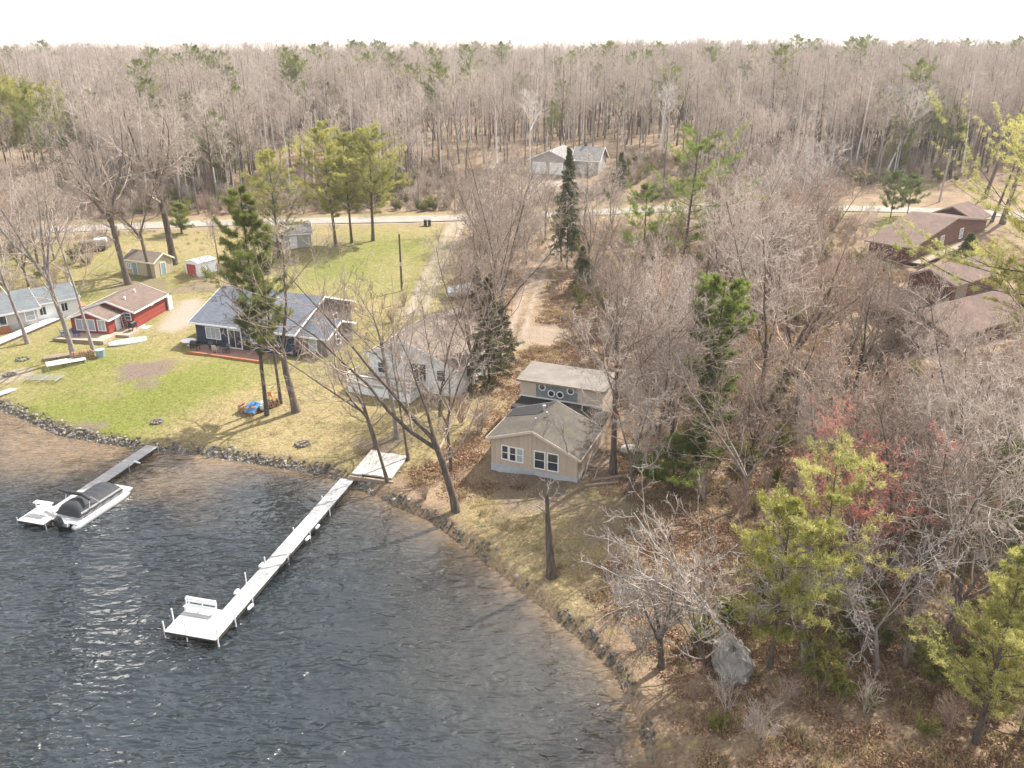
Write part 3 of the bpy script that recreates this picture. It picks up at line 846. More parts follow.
m_ = MB(); m_.tube([(L - 3.2, -0.5, ZG - 0.05), (L - 3.2, 0.1, ZG + 0.05)], 0.08, 8); m_.build('fender', WHITE, d1)
bt = thing('table', 'small white dock table standing on the grey dock platform', 'table', (g0[0], g0[1], ZG), a)
m_ = MB(); m_.box(1.3, 1.75, 0.35, 1.95, 0.9, 0.95); m_.build('tabletop', WHITE, bt)
for y in (0.42, 1.86):
    m_ = MB(); m_.box(1.45, 1.53, y - 0.04, y + 0.04, 0.001, 0.895); m_.build('leg', WHITE, bt)
m_ = MB(); m_.box(1.5, 1.58, 0.5, 1.8, 0.5, 0.56); m_.build('stretcher', WHITE, bt)

# pontoon boat along the camera side of the grey dock
b0 = at(77, 527, 0.3); b1 = at(133, 490, 0.3)
a = math.atan2(b1[1] - b0[1], b1[0] - b0[0]); BL = math.hypot(b1[0] - b0[0], b1[1] - b0[1])
pb = thing('pontoon_boat', 'white pontoon boat under a dark fitted cover moored beside the grey dock', 'boat', (b0[0], b0[1], 0), a)
BW = 2.45
for y in (0.18, BW - 0.36):
    m_ = MB(); m_.tube([(-0.1, y + 0.1, 0.12), (0.2, y + 0.1, 0.12), (BL - 1.2, y + 0.1, 0.12), (BL - 0.5, y + 0.1, 0.2), (BL + 0.15, y + 0.1, 0.38)], [0.24, 0.32, 0.32, 0.28, 0.06], 12)
    m_.build('pontoon', M('aluminium'), pb, smooth=True)
m_ = MB(); m_.box(0.0, BL, 0, BW, 0.46, 0.55); m_.build('deck', WHITE, pb)
m_ = MB()
m_.box(0.7, BL - 1.0, 0.05, 0.09, 0.551, 1.15); m_.box(0.7, BL - 1.0, BW - 0.09, BW - 0.05, 0.551, 1.15); m_.box(0.7, 0.74, 0.1, BW - 0.1, 0.551, 1.1); m_.box(BL - 1.04, BL - 1.0, 0.1, BW - 0.1, 0.551, 1.1)
m_.build('side_panel', M('aluminium'), pb)
m_ = MB(); m_.box(0.8, BL - 1.1, 0.02, 0.048, 0.95, 1.0); m_.box(0.8, BL - 1.1, 0.02, 0.048, 0.62, 0.66); m_.build('rub_rail', M('black_plastic'), pb)
# fitted cover: ridge line with sagging folds, from an uneven grid
cv = MB(); nx, ny = 26, 12; rg = random.Random(3); Gd = []
for i in range(nx + 1):
    x = 0.45 + (BL - 1.25) * i / nx; row = []
    for j in range(ny + 1):
        s_ = j / ny; y = -0.02 + (BW + 0.04) * s_
        dome = math.sin(math.pi * s_) ** 0.7
        hump = 0.34 + 0.30 * math.exp(-((i / nx - 0.22) / 0.16) ** 2) + 0.10 * math.exp(-((i / nx - 0.7) / 0.2) ** 2) - 0.06 * abs(math.sin(i * 0.9))
        end = min(1, i / 2.2, (nx - i) / 2.2) ** 0.6 if 0 < i < nx else 0
        zc = 1.12 + dome * hump * end + rg.uniform(-0.015, 0.015) - (1 - end) * 0.32
        if j in (0, ny): zc = 0.86 + 0.05 * math.sin(i * 1.3)
        row.append((x, y, zc))
    Gd.append(row)
for i in range(nx):
    for j in range(ny): cv.quad([Gd[i][j], Gd[i + 1][j], Gd[i + 1][j + 1], Gd[i][j + 1]])
cv.build('cover', M('canvas_dark'), pb, smooth=True)
m_ = MB(); m_.tube([(1.6, -0.1, 1.9), (1.9, 0.9, 2.05), (1.7, 2.0, 2.1), (1.95, 3.35, 2.0)], [0.10, 0.15, 0.15, 0.09], 8); m_.build('folded_bimini', M('canvas_dark'), pb, smooth=True)
m_ = MB()
for y in (0.03, BW - 0.03): m_.tube([(2.6, y, 1.1), (1.85, y, 2.0)], 0.025, 6); m_.tube([(1.5, y, 1.1), (1.8, y, 2.0)], 0.025, 6)
m_.build('bimini_frame', M('aluminium'), pb)
mo = MB(); mo.solid([(-0.75, 1.0, 0.55), (-0.15, 1.0, 0.55), (-0.15, 1.45, 0.55), (-0.75, 1.45, 0.55)], [(-0.85, 1.05, 1.15), (-0.35, 1.05, 1.25), (-0.35, 1.4, 1.25), (-0.85, 1.4, 1.15)])
mo.box(-0.6, -0.35, 1.13, 1.32, -0.5, 0.549); mo.build('outboard_motor', M('black_plastic'), pb)
m_ = MB(); m_.box(-0.25, 0.0, 0.7, 1.75, 0.25, 0.6); m_.build('transom', M('aluminium'), pb)
m_ = MB(); m_.tube([(-0.15, 0.3, 0.56), (-0.15, 0.3, 1.05), (-0.15, 0.75, 1.05), (-0.15, 0.75, 0.56)], 0.025, 6); m_.build('boarding_ladder', M('aluminium'), pb)


# ------------------------------------------------------------------ small things
def spot(px, py, dz=0.0):
    P = G(px, py); return (P[0], P[1], tz(P[0], P[1]) + dz)


def stack_logs(name, label, px, py, rz, nx, nz, ln=0.5, r=0.09, seed=0):
    rg = random.Random(seed); t = thing(name, label, 'woodpile', spot(px, py), rz); m_ = MB(); e_ = MB()
    for i in range(nx):
        for k in range(nz - rg.choice((0, 0, 1))):
            x = (i - nx / 2) * r * 1.95 + rg.uniform(-.02, .02); zz = r + k * r * 1.8; rr = r * rg.uniform(0.75, 1.1); o_ = rg.uniform(-.06, .06)
            m_.tube([(x, -ln / 2 + o_, zz), (x, ln / 2 + o_, zz)], rr, 6)
            e_.disc((0, 0, 0), 0.0, 0.0, 3) if False else None
            for s_ in (-1, 1):
                y = s_ * (ln / 2 + 0.003) + o_
                e_.quad([(x + rr * 0.9 * math.cos(q * math.pi / 3) * (1), y, zz + rr * 0.9 * math.sin(q * math.pi / 3)) for q in range(6)])
    b = m_.build('logs', M('firewood'), t); e_.build('cut_ends', M('wood_cut_end'), b)
    return t


def fire_ring(label, px, py, r=0.6, seed=0, stones=11, inner=True):
    t = thing('fire_ring', label, 'fire pit', spot(px, py)); rg = random.Random(seed)
    for k in range(stones):
        an = 2 * math.pi * k / stones; s_ = rg.uniform(0.14, 0.22)
        m_ = MB(); m_.blob((r * math.cos(an), r * math.sin(an), s_ * 0.4), (s_, s_ * 0.8, s_ * 0.7), seed * 50 + k, n=(7, 4)); m_.build('stone', M('stone'), t)
    if inner:
        m_ = MB(); m_.disc((0, 0, 0), r * 0.85, 0.07, 14); m_.build('ash_bed', M('ash'), t)
        m_ = MB()
        for k in range(4): an = rg.uniform(0, 6.3); m_.tube([(math.cos(an) * r * .6, math.sin(an) * r * .6, .12), (-math.cos(an) * r * .5, -math.sin(an) * r * .5, .2)], .05, 5)
        m_.build('burnt_logs', M('firewood'), t)
    return t


def slatted_frame(label, px, py, rz, Lx, Wy, h, nslat, m='galvanised', legs=True, tilt=0.0, cat='dock section', slatw=0.12):
    t = thing('dock_section', label, cat, spot(px, py), rz)
    T = lambda x, y, zz: (x, y, zz + tilt * x)
    s_ = MB()
    for k in range(nslat):
        y = Wy * (k + 0.5) / nslat; s_.bar(T(0, y, h), T(Lx, y, h), slatw, 0.04)
    s_.build('slats', M(m), t)
    f_ = MB()
    for x in (0.05, Lx / 2, Lx - 0.05): f_.bar(T(x, 0, h - 0.07), T(x, Wy, h - 0.07), 0.07, 0.1)
    f_.build('frame', M('galvanised'), t)
    if legs:
        for x in (0.1, Lx - 0.1):
            for y in (0.06, Wy - 0.06):
                l_ = MB(); l_.tube([(x, y, -0.1), T(x, y, h + 0.12)], 0.035, 6); l_.build('leg', M('galvanised'), t)
    return t


A18 = R(-18)
stack_logs('woodpile', 'stack of brown split logs between the two bare trunks on the lawn', 85, 359, R(28), 11, 5, 0.6, 0.11, 1)
stack_logs('woodpile', 'log heap with blue tarp leaning on it beneath the pine pair', 250, 412, R(-20), 9, 4, 0.9, 0.11, 2)
# blue tarp draped over the heap
P = spot(256, 411)
tp = MB(); rg = random.Random(5); g_ = []
for i in range(11):
    row = []
    for j in range(9):
        x = (i / 10 - 0.5) * 1.2; y = (j / 8 - 0.5) * 2.2
        zz = 0.95 - 0.55 * abs(y) ** 1.3 - 0.25 * x * x + rg.uniform(-.06, .06)
        row.append((x, y, max(0.03, zz)))
    g_.append(row)
for i in range(10):
    for j in range(8): tp.quad([g_[i][j], g_[i + 1][j], g_[i + 1][j + 1], g_[i][j + 1]])
tarp_ = thing('tarp', 'crumpled blue tarp draped over logs beneath the pine pair', 'tarp', P, R(-20))
tp.build('tarp_sheet', M('blue_tarp'), tarp_)
m_ = MB(); m_.blob((0.55, 0.5, 0.5), (0.5, 0.55, 0.45), 3, 0.15); m_.build('white_corner', M('white_paint'), tarp_)
stack_logs('woodpile', 'small dark log pile between the trunks of the pine pair', 274, 406, R(40), 6, 3, 0.6, 0.12, 4)
ch = thing('chair', 'orange plastic chair standing behind the log pile', 'chair', spot(272, 399), R(160))
m_ = MB(); m_.box(-.25, .25, -.25, .25, .4, .45); m_.build('seat', M('orange_plastic'), ch)
m_ = MB(); m_.solid([(-.25, .25, .45), (.25, .25, .45), (.25, .29, .45), (-.25, .29, .45)], [(-.22, .36, .95), (.22, .36, .95), (.22, .4, .95), (-.22, .4, .95)]); m_.build('backrest', M('orange_plastic'), ch)
for x in (-.21, .21):
    for y in (-.21, .21): m_ = MB(); m_.bar((x, y, 0), (x, y, .4), .05); m_.build('leg', M('orange_plastic'), ch)

b_ = thing('bin', 'blue-grey storage tub beside the brown log stack', 'tub', spot(101, 357), R(10))
m_ = MB(); m_.tube([(0, 0, 0), (0, 0, .85)], [.42, .5], 14); m_.build('body', M('blue_grey_bin'), b_); m_ = MB(); m_.disc((0, 0, .852), .53, .06); m_.build('lid', M('blue_grey_bin'), b_)

slatted_frame('white dock section stored on its legs beside the bare trunk', 48, 372, R(32), 4.0, 1.6, 0.65, 9, 'white_paint')
slatted_frame('open grey boat lift ramp lying low on the lawn by the sandy fire pit', 24, 383, R(-8), 3.8, 1.6, 0.35, 5, 'galvanised', False, 0.05, 'ramp', 0.07)
slatted_frame('grey slatted dock section lying on the grass just above the left shore', -4, 402, R(60), 2.6, 1.2, 0.5, 7, 'galvanised')
slatted_frame('brown weathered dock section piled behind the white one', 44, 362, R(25), 3.0, 1.2, 0.35, 7, 'weathered_wood', False)
fire_ring('dark fire ring in the sandy patch at the left', 10, 375, 0.55, 1)
fire_ring('ring of pale stones on the grass before the boardwalk', 23, 359, 0.6, 2, 9, False)
fire_ring('rusty fire ring on the green lawn above the grey dock', 157, 422, 0.5, 3)
fire_ring('grey stone fire ring on the dry lawn above the white dock', 303, 444, 0.6, 4)

# boardwalk at the left edge
w0, w1 = G(-14, 353), G(61, 321)
bw = thing('boardwalk', 'long white boardwalk leading to the pale cottage', 'boardwalk', (w0[0], w0[1], min(w0[2], w1[2])), math.atan2(w1[1] - w0[1], w1[0] - w0[0]))
Lb = math.hypot(w1[0] - w0[0], w1[1] - w0[1])
rise = tz(w1[0], w1[1]) - tz(w0[0], w0[1])
m_ = MB()
nb = int(Lb / 0.2)
for k in range(nb):
    zz = 0.35 + rise * k / nb; m_.box(k * 0.2, k * 0.2 + 0.185, 0, 1.5, zz, zz + 0.05)
m_.build('planks', M('dock_white'), bw)
m_ = MB(); m_.bar((0, 0.06, 0.22), (Lb, 0.06, 0.22 + rise), 0.08, 0.2); m_.bar((0, 1.44, 0.22), (Lb, 1.44, 0.22 + rise), 0.08, 0.2)
for k in range(7): x = Lb * k / 6.2; m_.box(x, x + .1, 0.02, 0.12, -0.3, .3 + rise * k / 6.2)
m_.build('joists', M('dark_pole'), bw)

# red-house terrace things
def grill(label, P, rz, s=1.0):
    t = thing('grill', label, 'grill', P, rz)
    m_ = MB(); m_.box(-.5 * s, .5 * s, -.3 * s, .3 * s, .55, .85); m_.build('body', M('black_plastic'), t)
    m_ = MB(); m_.tube([(-.42 * s, 0, .86), (.42 * s, 0, .86)], .3 * s, 10); m_.build('lid', M('black_plastic'), t)
    m_ = MB(); m_.box(.52 * s, .95 * s, -.25 * s, .25 * s, .78, .82); m_.build('side_shelf', M('black_plastic'), t)
    for x in (-.45, .45):
        for y in (-.25, .25): m_ = MB(); m_.bar((x * s, y * s, 0), (x * s, y * s, .55), .05); m_.build('leg', M('black_plastic'), t)
    return t


grill('black covered grill at the corner of the brick patio', nv(1.2, -2.0, 0.08), nav.rotation_euler.z)
grill('black grill and cover on the red house terrace', rd(-1.2, -0.4, 0.22), red.rotation_euler.z)
t = thing('table', 'round white table top lying beside the navy house corner', 'table', nv(-0.6, -0.8, 0.0), 0)
m_ = MB(); m_.disc((0, 0, .62), .85, .05, 24); m_.build('tabletop', M('white_paint'), t); m_ = MB(); m_.tube([(0, 0, 0), (0, 0, .62)], .06, 8); m_.build('leg', WHITE, t)
m_ = MB(); m_.disc((0, 0, 0), .3, .05, 14); m_.build('base', WHITE, t)


def patio_chair(label, P, rz, m, group=None):
    t = thing('patio_chair', label, 'chair', P, rz, group)
    s_ = MB(); s_.box(-.28, .28, -.28, .28, .38, .44); s_.build('seat', M(m), t)
    s_ = MB(); s_.solid([(-.28, .26, .44), (.28, .26, .44), (.28, .31, .44), (-.28, .31, .44)], [(-.25, .38, 1.0), (.25, .38, 1.0), (.25, .43, 1.0), (-.25, .43, 1.0)]); s_.build('backrest', M(m), t)
    for x in (-.25, .25):
        for y in (-.24, .24): s_ = MB(); s_.bar((x, y, 0), (x, y, .38), .05); s_.build('leg', M(m), t)
        s_ = MB(); s_.box(x - .04, x + .04, -.27, .27, .6, .64); s_.build('armrest', M(m), t)
    return t


patio_chair('dark patio chair under the picture window of the navy house', nv(3.0, -1.3, .08), R(30), 'dark_car')
patio_chair('dark patio chair nearest the glass sliding door', nv(5.2, -1.6, .08), R(-30), 'dark_car')
patio_chair('pale grey patio chair between the two dark ones', nv(4.0, -1.9, .08), R(170), 'galvanised')
patio_chair('blue chair at the far end of the red house deck', rd(-4.6, 6.6, .28), R(120), 'blue_chair')
patio_chair('blue chair nearer the trunks on the red house deck', rd(-4.4, 5.0, .28), R(100), 'blue_chair')
cb = thing('canoe', 'white overturned rowing boat on gravel beside the red house', 'boat', spot(128, 343), R(32))
m_ = MB(); n_ = 14; rows = []
for i in range(n_ + 1):
    s_ = i / n_; w = 0.62 * math.sin(math.pi * (0.08 + 0.87 * s_)) ** 0.6; x = (s_ - .5) * 4.2
    rows.append([(x, w * math.cos(q), .05 + .5 * math.sin(q) * (0.75 + .25 * math.sin(math.pi * s_))) for q in [math.pi * k / 8 for k in range(9)]])
for i in range(n_):
    for k in range(8): m_.quad([rows[i][k], rows[i + 1][k], rows[i + 1][k + 1], rows[i][k + 1]])
m_.quad([rows[0][k] for k in range(9)][::-1]); m_.quad([rows[-1][k] for k in range(9)])
m_.build('hull', M('white_paint'), cb); k_ = MB(); k_.bar((-2.0, 0, .55), (2.0, 0, .56), .05); k_.build('keel', M('galvanised'), cb)
rk = thing('rack', 'grey metal rack leaning on the red house porch corner', 'rack', rd(-0.6, 0.9, .22), red.rotation_euler.z)
m_ = MB()
for x in (-.4, .4): m_.bar((x, 0, 0), (x, 0.2, 1.9), .06)
for k in range(6): m_.bar((-.4, .03 + .03 * k, .3 + .3 * k), (.4, .03 + .03 * k, .3 + .3 * k), .05)
m_.build('rack_frame', M('galvanised'), rk)
pt_ = thing('propane_tank', 'white propane tank on the grass behind the tan shed', 'tank', spot(101, 245), R(15))
m_ = MB(); m_.tube([(-1.1, 0, .75), (-.95, 0, .75), (.95, 0, .75), (1.1, 0, .75)], [.2, .5, .5, .2], 12); m_.build('tank_body', WHITE, pt_, smooth=False)
for x in (-.6, .6): m_ = MB(); m_.box(x - .1, x + .1, -.35, .35, 0, .4); m_.build('foot', M('concrete'), pt_)
m_ = MB(); m_.disc((0, 0, 1.23), .16, .16, 10); m_.build('valve_dome', M('galvanised'), pt_)
rb_ = thing('barrow', 'red wheelbarrow leaning on the gable end of the tan shed', 'wheelbarrow', tuple(tsM @ Vector((ts.children[0].dimensions.x + 0.5, 2.9, 0.0))), A18)
m_ = MB(); m_.solid([(-.3, -.35, .3), (.3, -.35, .3), (.3, .35, .3), (-.3, .35, .3)], [(-.45, -.55, .7), (.45, -.55, .7), (.45, .5, .7), (-.45, .5, .7)]); m_.build('tray', M('red_plastic'), rb_)
m_ = MB(); m_.bar((-.25, -.9, .55), (-.2, .6, .2), .05); m_.bar((.25, -.9, .55), (.2, .6, .2), .05); m_.build('handle', M('weathered_wood'), rb_)
m_ = MB(); m_.tube([(-.06, .7, .2), (.06, .7, .2)], .2, 12); m_.build('wheel', M('tyre'), rb_)
for k, (lab, px) in enumerate((('black wheeled bin on the road verge, left of the pair', 425.5), ('black wheeled bin on the road verge, right of the pair', 429.5))):
    t = thing('wheeled_bin', lab, 'bin', spot(px, 226), R(5), 'bins beside the road')
    m_ = MB(); m_.solid([(-.25, -.28, .08), (.25, -.28, .08), (.25, .28, .08), (-.25, .28, .08)], [(-.3, -.36, 1.0), (.3, -.36, 1.0), (.3, .36, 1.0), (-.3, .36, 1.0)]); m_.build('body', M('bin_black'), t)
    m_ = MB(); m_.solid([(-.32, -.4, 1.003), (.32, -.4, 1.003), (.32, .4, 1.003), (-.32, .4, 1.003)], [(-.3, -.36, 1.07), (.3, -.36, 1.07), (.3, .36, 1.12), (-.3, .36, 1.12)]); m_.build('lid', M('bin_black'), t)
    for x in (-.24, .24): m_ = MB(); m_.tube([(x - .03, .3, .1), (x + .03, .3, .1)], .1, 10); m_.build('wheel', M('tyre'), t)
# poles
P = spot(402, 291); hh = height_to(P, 234)
t = thing('utility_pole', 'dark bare wooden pole standing on the lawn behind the white house', 'pole', P)
m_ = MB(); m_.tube([(0, 0, -.5), (0, 0, hh)], [.17, .12], 10); m_.build('shaft', M('dark_pole'), t); m_ = MB(); m_.box(-.15, .15, -.25, -.14, hh * .45, hh * .45 + .5); m_.build('meter_box', M('galvanised'), t)
P = spot(939, 202); hh = height_to(P, 146)
t = thing('utility_pole', 'pale utility pole with a crossarm beside the gravel road on the right', 'pole', P)
m_ = MB(); m_.tube([(0, 0, -.5), (.5, 0, hh)], [.2, .15], 10); m_.build('shaft', M('pole_wood'), t)
m_ = MB(); m_.bar((-.5, 0, hh - .7), (1.45, 0, hh - .7), .12); m_.build('crossarm', M('pole_wood'), t)
for x in (-.4, .1, 1.35): m_ = MB(); m_.disc((x, 0, hh - .63), .06, .2, 8); m_.build('insulator', M('glass'), t)
UP1 = (P[0] + .5, P[1], P[2] + hh - .45)
P = spot(455, 214); hh = height_to(P, 168)
t = thing('utility_pole', 'thin reddish pole at the roadside where the driveway begins', 'pole', P)
m_ = MB(); m_.tube([(0, 0, -.5), (0, 0, hh)], [.17, .13], 8); m_.build('shaft', M('weathered_wood'), t)
m_ = MB(); m_.bar((-.7, 0, hh - .5), (.7, 0, hh - .5), .12); m_.build('crossarm', M('weathered_wood'), t)
# power line from the pale pole to the right
wire = MB(); e0 = Vector(UP1); e1 = e0 + Vector((60, -6, 0.5)); e2 = e0 + Vector((-55, 10, 0))
for (s0, s1) in ((e0, e1), (e0, e2)):
    wire.tube([s0.lerp(s1, q / 12) - Vector((0, 0, 1.1 * math.sin(math.pi * q / 12))) for q in range(13)], 0.025, 4)
w_ = wire.build('power_line', M('dark_pole')); tag(w_, 'thin power line strung from the pale pole on the right', 'power line')


def car(label, P, rz, m, cat='car'):
    t = thing('parked_car', label, cat, P, rz)
    b = MB(); b.solid([(-2.2, -.85, .35), (2.2, -.85, .35), (2.2, .85, .35), (-2.2, .85, .35)], [(-2.15, -.85, .95), (2.2, -.85, .85), (2.2, .85, .85), (-2.15, .85, .95)])
    b.solid([(-2.0, -.8, .94), (1.0, -.8, .89), (1.0, .8, .89), (-2.0, .8, .94)], [(-1.7, -.65, 1.5), (.4, -.65, 1.5), (.4, .65, 1.5), (-1.7, .65, 1.5)]); b.build('body', M(m), t)
    g_ = MB()
    for s_ in (-1, 1): g_.solid([(-1.7, s_ * .79 - .02, 1.0), (.7, s_ * .79 - .02, 1.0), (.7, s_ * .79 + .02, 1.0), (-1.7, s_ * .79 + .02, 1.0)], [(-1.6, s_ * .69 - .02, 1.42), (.35, s_ * .69 - .02, 1.42), (.35, s_ * .69 + .02, 1.42), (-1.6, s_ * .69 + .02, 1.42)])
    g_.solid([(.86, -.7, .98), (.93, -.7, .98), (.93, .7, .98), (.86, .7, .98)], [(.47, -.6, 1.43), (.53, -.6, 1.43), (.53, .6, 1.43), (.47, .6, 1.43)]); g_.build('glazing', M('glass'), t)
    for x in (-1.4, 1.4):
        for y in (-.82, .82):
            w = MB(); w.tube([(x, y - .1, .33), (x, y + .1, .33)], .33, 14); w = w.build('wheel', M('tyre'), t)
            r_ = MB(); r_.tube([(x, y - .105, .33), (x, y + .105, .33)], .17, 10); r_.build('rim', M('galvanised'), w)
    for y in (-.6, .6): h_ = MB(); h_.box(2.2, 2.23, y - .18, y + .18, .62, .76); h_.build('headlight', M('curtain'), t)
    return t


car('pale teal car parked against the grey garage beneath the pine', spot(280, 243), R(150), 'car_paint')
car('dark car half hidden by trees left of the propane tank', spot(92, 251), R(20), 'dark_car')
# covered boat on trailer in front of the cedars
P = spot(470, 297)
t = thing('boat', 'white boat under pale shrink wrap on a trailer beside the driveway', 'boat', P, R(12))
m_ = MB(); rows = []
for i in range(11):
    s_ = i / 10; x = (s_ - .5) * 6.2; w = 1.15 * (1 - max(0, (s_ - .55) / .45) ** 2 * .95)
    rows.append([(x, -w, 1.15), (x, -w * .7, .55), (x, 0, .42), (x, w * .7, .55), (x, w, 1.15)])
for i in range(10):
    for k in range(4): m_.quad([rows[i][k], rows[i][k + 1], rows[i + 1][k + 1], rows[i + 1][k]])
m_.quad(rows[0][::-1]); m_.build('hull', M('white_paint'), t)
m_ = MB()
for i in range(10):
    for s_ in (-1, 1):
        A, B = rows[i], rows[i + 1]; k = 0 if s_ < 0 else 4
        m_.quad([A[k], B[k], (B[2][0], 0, 2.0 - .08 * abs(i - 4)), (A[2][0], 0, 2.0 - .08 * abs(i - 5))])
m_.quad([rows[0][0], (rows[0][2][0], 0, 1.6), rows[0][4]]); m_.build('shrink_wrap', M('curtain'), t)
m_ = MB(); m_.bar((-2.8, -.7, .42), (3.9, 0, .42), .1); m_.bar((-2.8, .7, .42), (3.9, 0, .42), .1); m_.build('trailer', M('galvanised'), t)
for y in (-1.0, 1.0): w = MB(); w.tube([(-.8, y - .1, .33), (-.8, y + .1, .33)], .33, 12); w.build('wheel', M('tyre'), t)
# white ramp mats at the head of the white dock
P0 = G(352, 486); P1 = G(392, 494)
(lx, ly, lz), a, W = frame(P0, P1)
mt = thing('dock_mat', 'worn white dock sections laid side by side on the bank beside the dock head', 'dock section', (lx, ly, tz(lx, ly)), R(-15))
rg = random.Random(9); mtz = lambda x, y: tz(lx + x * math.cos(R(-15)) - y * math.sin(R(-15)), ly + x * math.sin(R(-15)) + y * math.cos(R(-15))) - tz(lx, ly)
z0_, z1_ = max(mtz(x, .3) for x in (0, 1.8, 3.6)) + .3, max(mtz(x, 4.4) for x in (0, 1.8, 3.6)) + .16
for k in range(4):
    m_ = MB(); x0 = k * .92; y0_, y1_ = .2 + rg.uniform(-.15, .15), 4.6 + rg.uniform(-.6, .3); d_ = rg.uniform(0, .05)
    b4 = [(x0, y0_, z0_ + d_), (x0 + .88, y0_, z0_ + d_), (x0 + .88, y1_, z1_ + d_), (x0, y1_, z1_ + d_)]
    m_.solid([(x, y, zz - .14) for x, y, zz in b4], b4); m_.build('section', M('pale_concrete'), mt)
m_ = MB(); m_.box(-.2, 3.9, -.1, .1, z0_ - .5, z0_ - .16); m_.box(-.2, 3.9, 1.6, 1.75, z0_ - .5, z0_ - .1); m_.build('front_beam', M('weathered_wood'), mt)
# red tub and clutter beside the cottage
t = thing('tub', 'bright red plastic tub among the twigs behind the cottage', 'tub', spot(615, 418)); m_ = MB(); m_.tube([(0, 0, 0), (0, 0, .5)], [.35, .45], 12); m_.build('body', M('red_plastic'), t); m_ = MB(); m_.disc((0, 0, .5), .47, .04, 12); m_.build('rim', M('red_plastic'), t)
t = thing('boulder', 'pale rounded stone beside the trunks right of the cottage', 'boulder', spot(629, 452)); m_ = MB(); m_.blob((0, 0, .25), (.9, .6, .45), 21, .12, (12, 7)); m_.build('rock', M('pale_concrete'), t, smooth=True)
P = spot(731, 668)
t = thing('boulder', 'huge grey boulder at the foot of the leaning silver tree', 'boulder', P); m_ = MB(); m_.blob((0, 0, .55), (1.15, 1.7, 1.15), 12, .09, (26, 15)); m_.build('rock', M('boulder'), t)
t = thing('post', 'short white post standing in the small clearing below the red buds', 'post', spot(875, 516)); m_ = MB(); m_.tube([(0, 0, -.2), (.12, 0, 1.7)], .09, 8); m_.build('shaft', M('white_paint'), t); m_ = MB(); m_.disc((.12, 0, 1.7), .13, .08, 8); m_.build('cap', M('dark_pole'), t)
for k, (x0, y0, x1, y1) in enumerate(((592, 482, 632, 476), (585, 487, 618, 484))):
    A, B = G(x0, y0), G(x1, y1); m_ = MB(); m_.tube([(A[0], A[1], tz(A[0], A[1]) + .12), (B[0], B[1], tz(B[0], B[1]) + .14)], .13, 7)
    o_ = m_.build('log', M('weathered_wood')); tag(o_, ('long grey log lying across the slope right of the cottage', 'shorter grey log lying nearer the cottage corner')[k], 'log')


# ------------------------------------------------------------------ ground, lake, road
def P2(pts): return np.array([G(x, y)[:2] for x, y in pts])


LAWN = P2([(-40, 400), (0, 407), (20, 416), (60, 433), (105, 441), (150, 449), (200, 452), (260, 462), (345, 479), (385, 480), (430, 476), (470, 440), (488, 400), (470, 350), (452, 300), (462, 226), (330, 229), (200, 232), (120, 236), (40, 246), (-60, 262)])
COTL = P2([(440, 522), (470, 495), (520, 486), (600, 486), (642, 492), (628, 545), (600, 590), (592, 640), (540, 602), (490, 560)])
RLAWN = P2([(872, 232), (884, 214), (912, 216), (905, 246), (888, 262)])
SLOPE = P2([(470, 440), (498, 395), (506, 345), (520, 345), (512, 400), (488, 445), (478, 470)])
ROADL = np.array([G(x, y)[:2] for x, y in [(-140, 240), (-50, 234), (100, 228), (200, 224), (330, 221), (440, 219), (530, 215), (620, 211), (720, 208), (860, 209), (960, 212), (1090, 220)]])
DRIVE1 = P2([(458, 222), (449, 243), (434, 270), (424, 292), (418, 312)])
DRIVE2 = P2([(588, 214), (560, 240), (541, 268), (529, 295), (521, 320), (514, 345)])
DRIVE3 = P2([(500, 216), (492, 200), (505, 187), (530, 179), (566, 181)])
PARK = P2([(160, 330), (170, 312), (178, 302), (200, 298), (204, 312), (190, 322), (172, 332)])
PAD2 = P2([(524, 326), (560, 322), (572, 336), (548, 346), (520, 342)])
YARD3 = P2([(500, 200), (515, 178), (570, 178), (590, 186), (560, 198)])


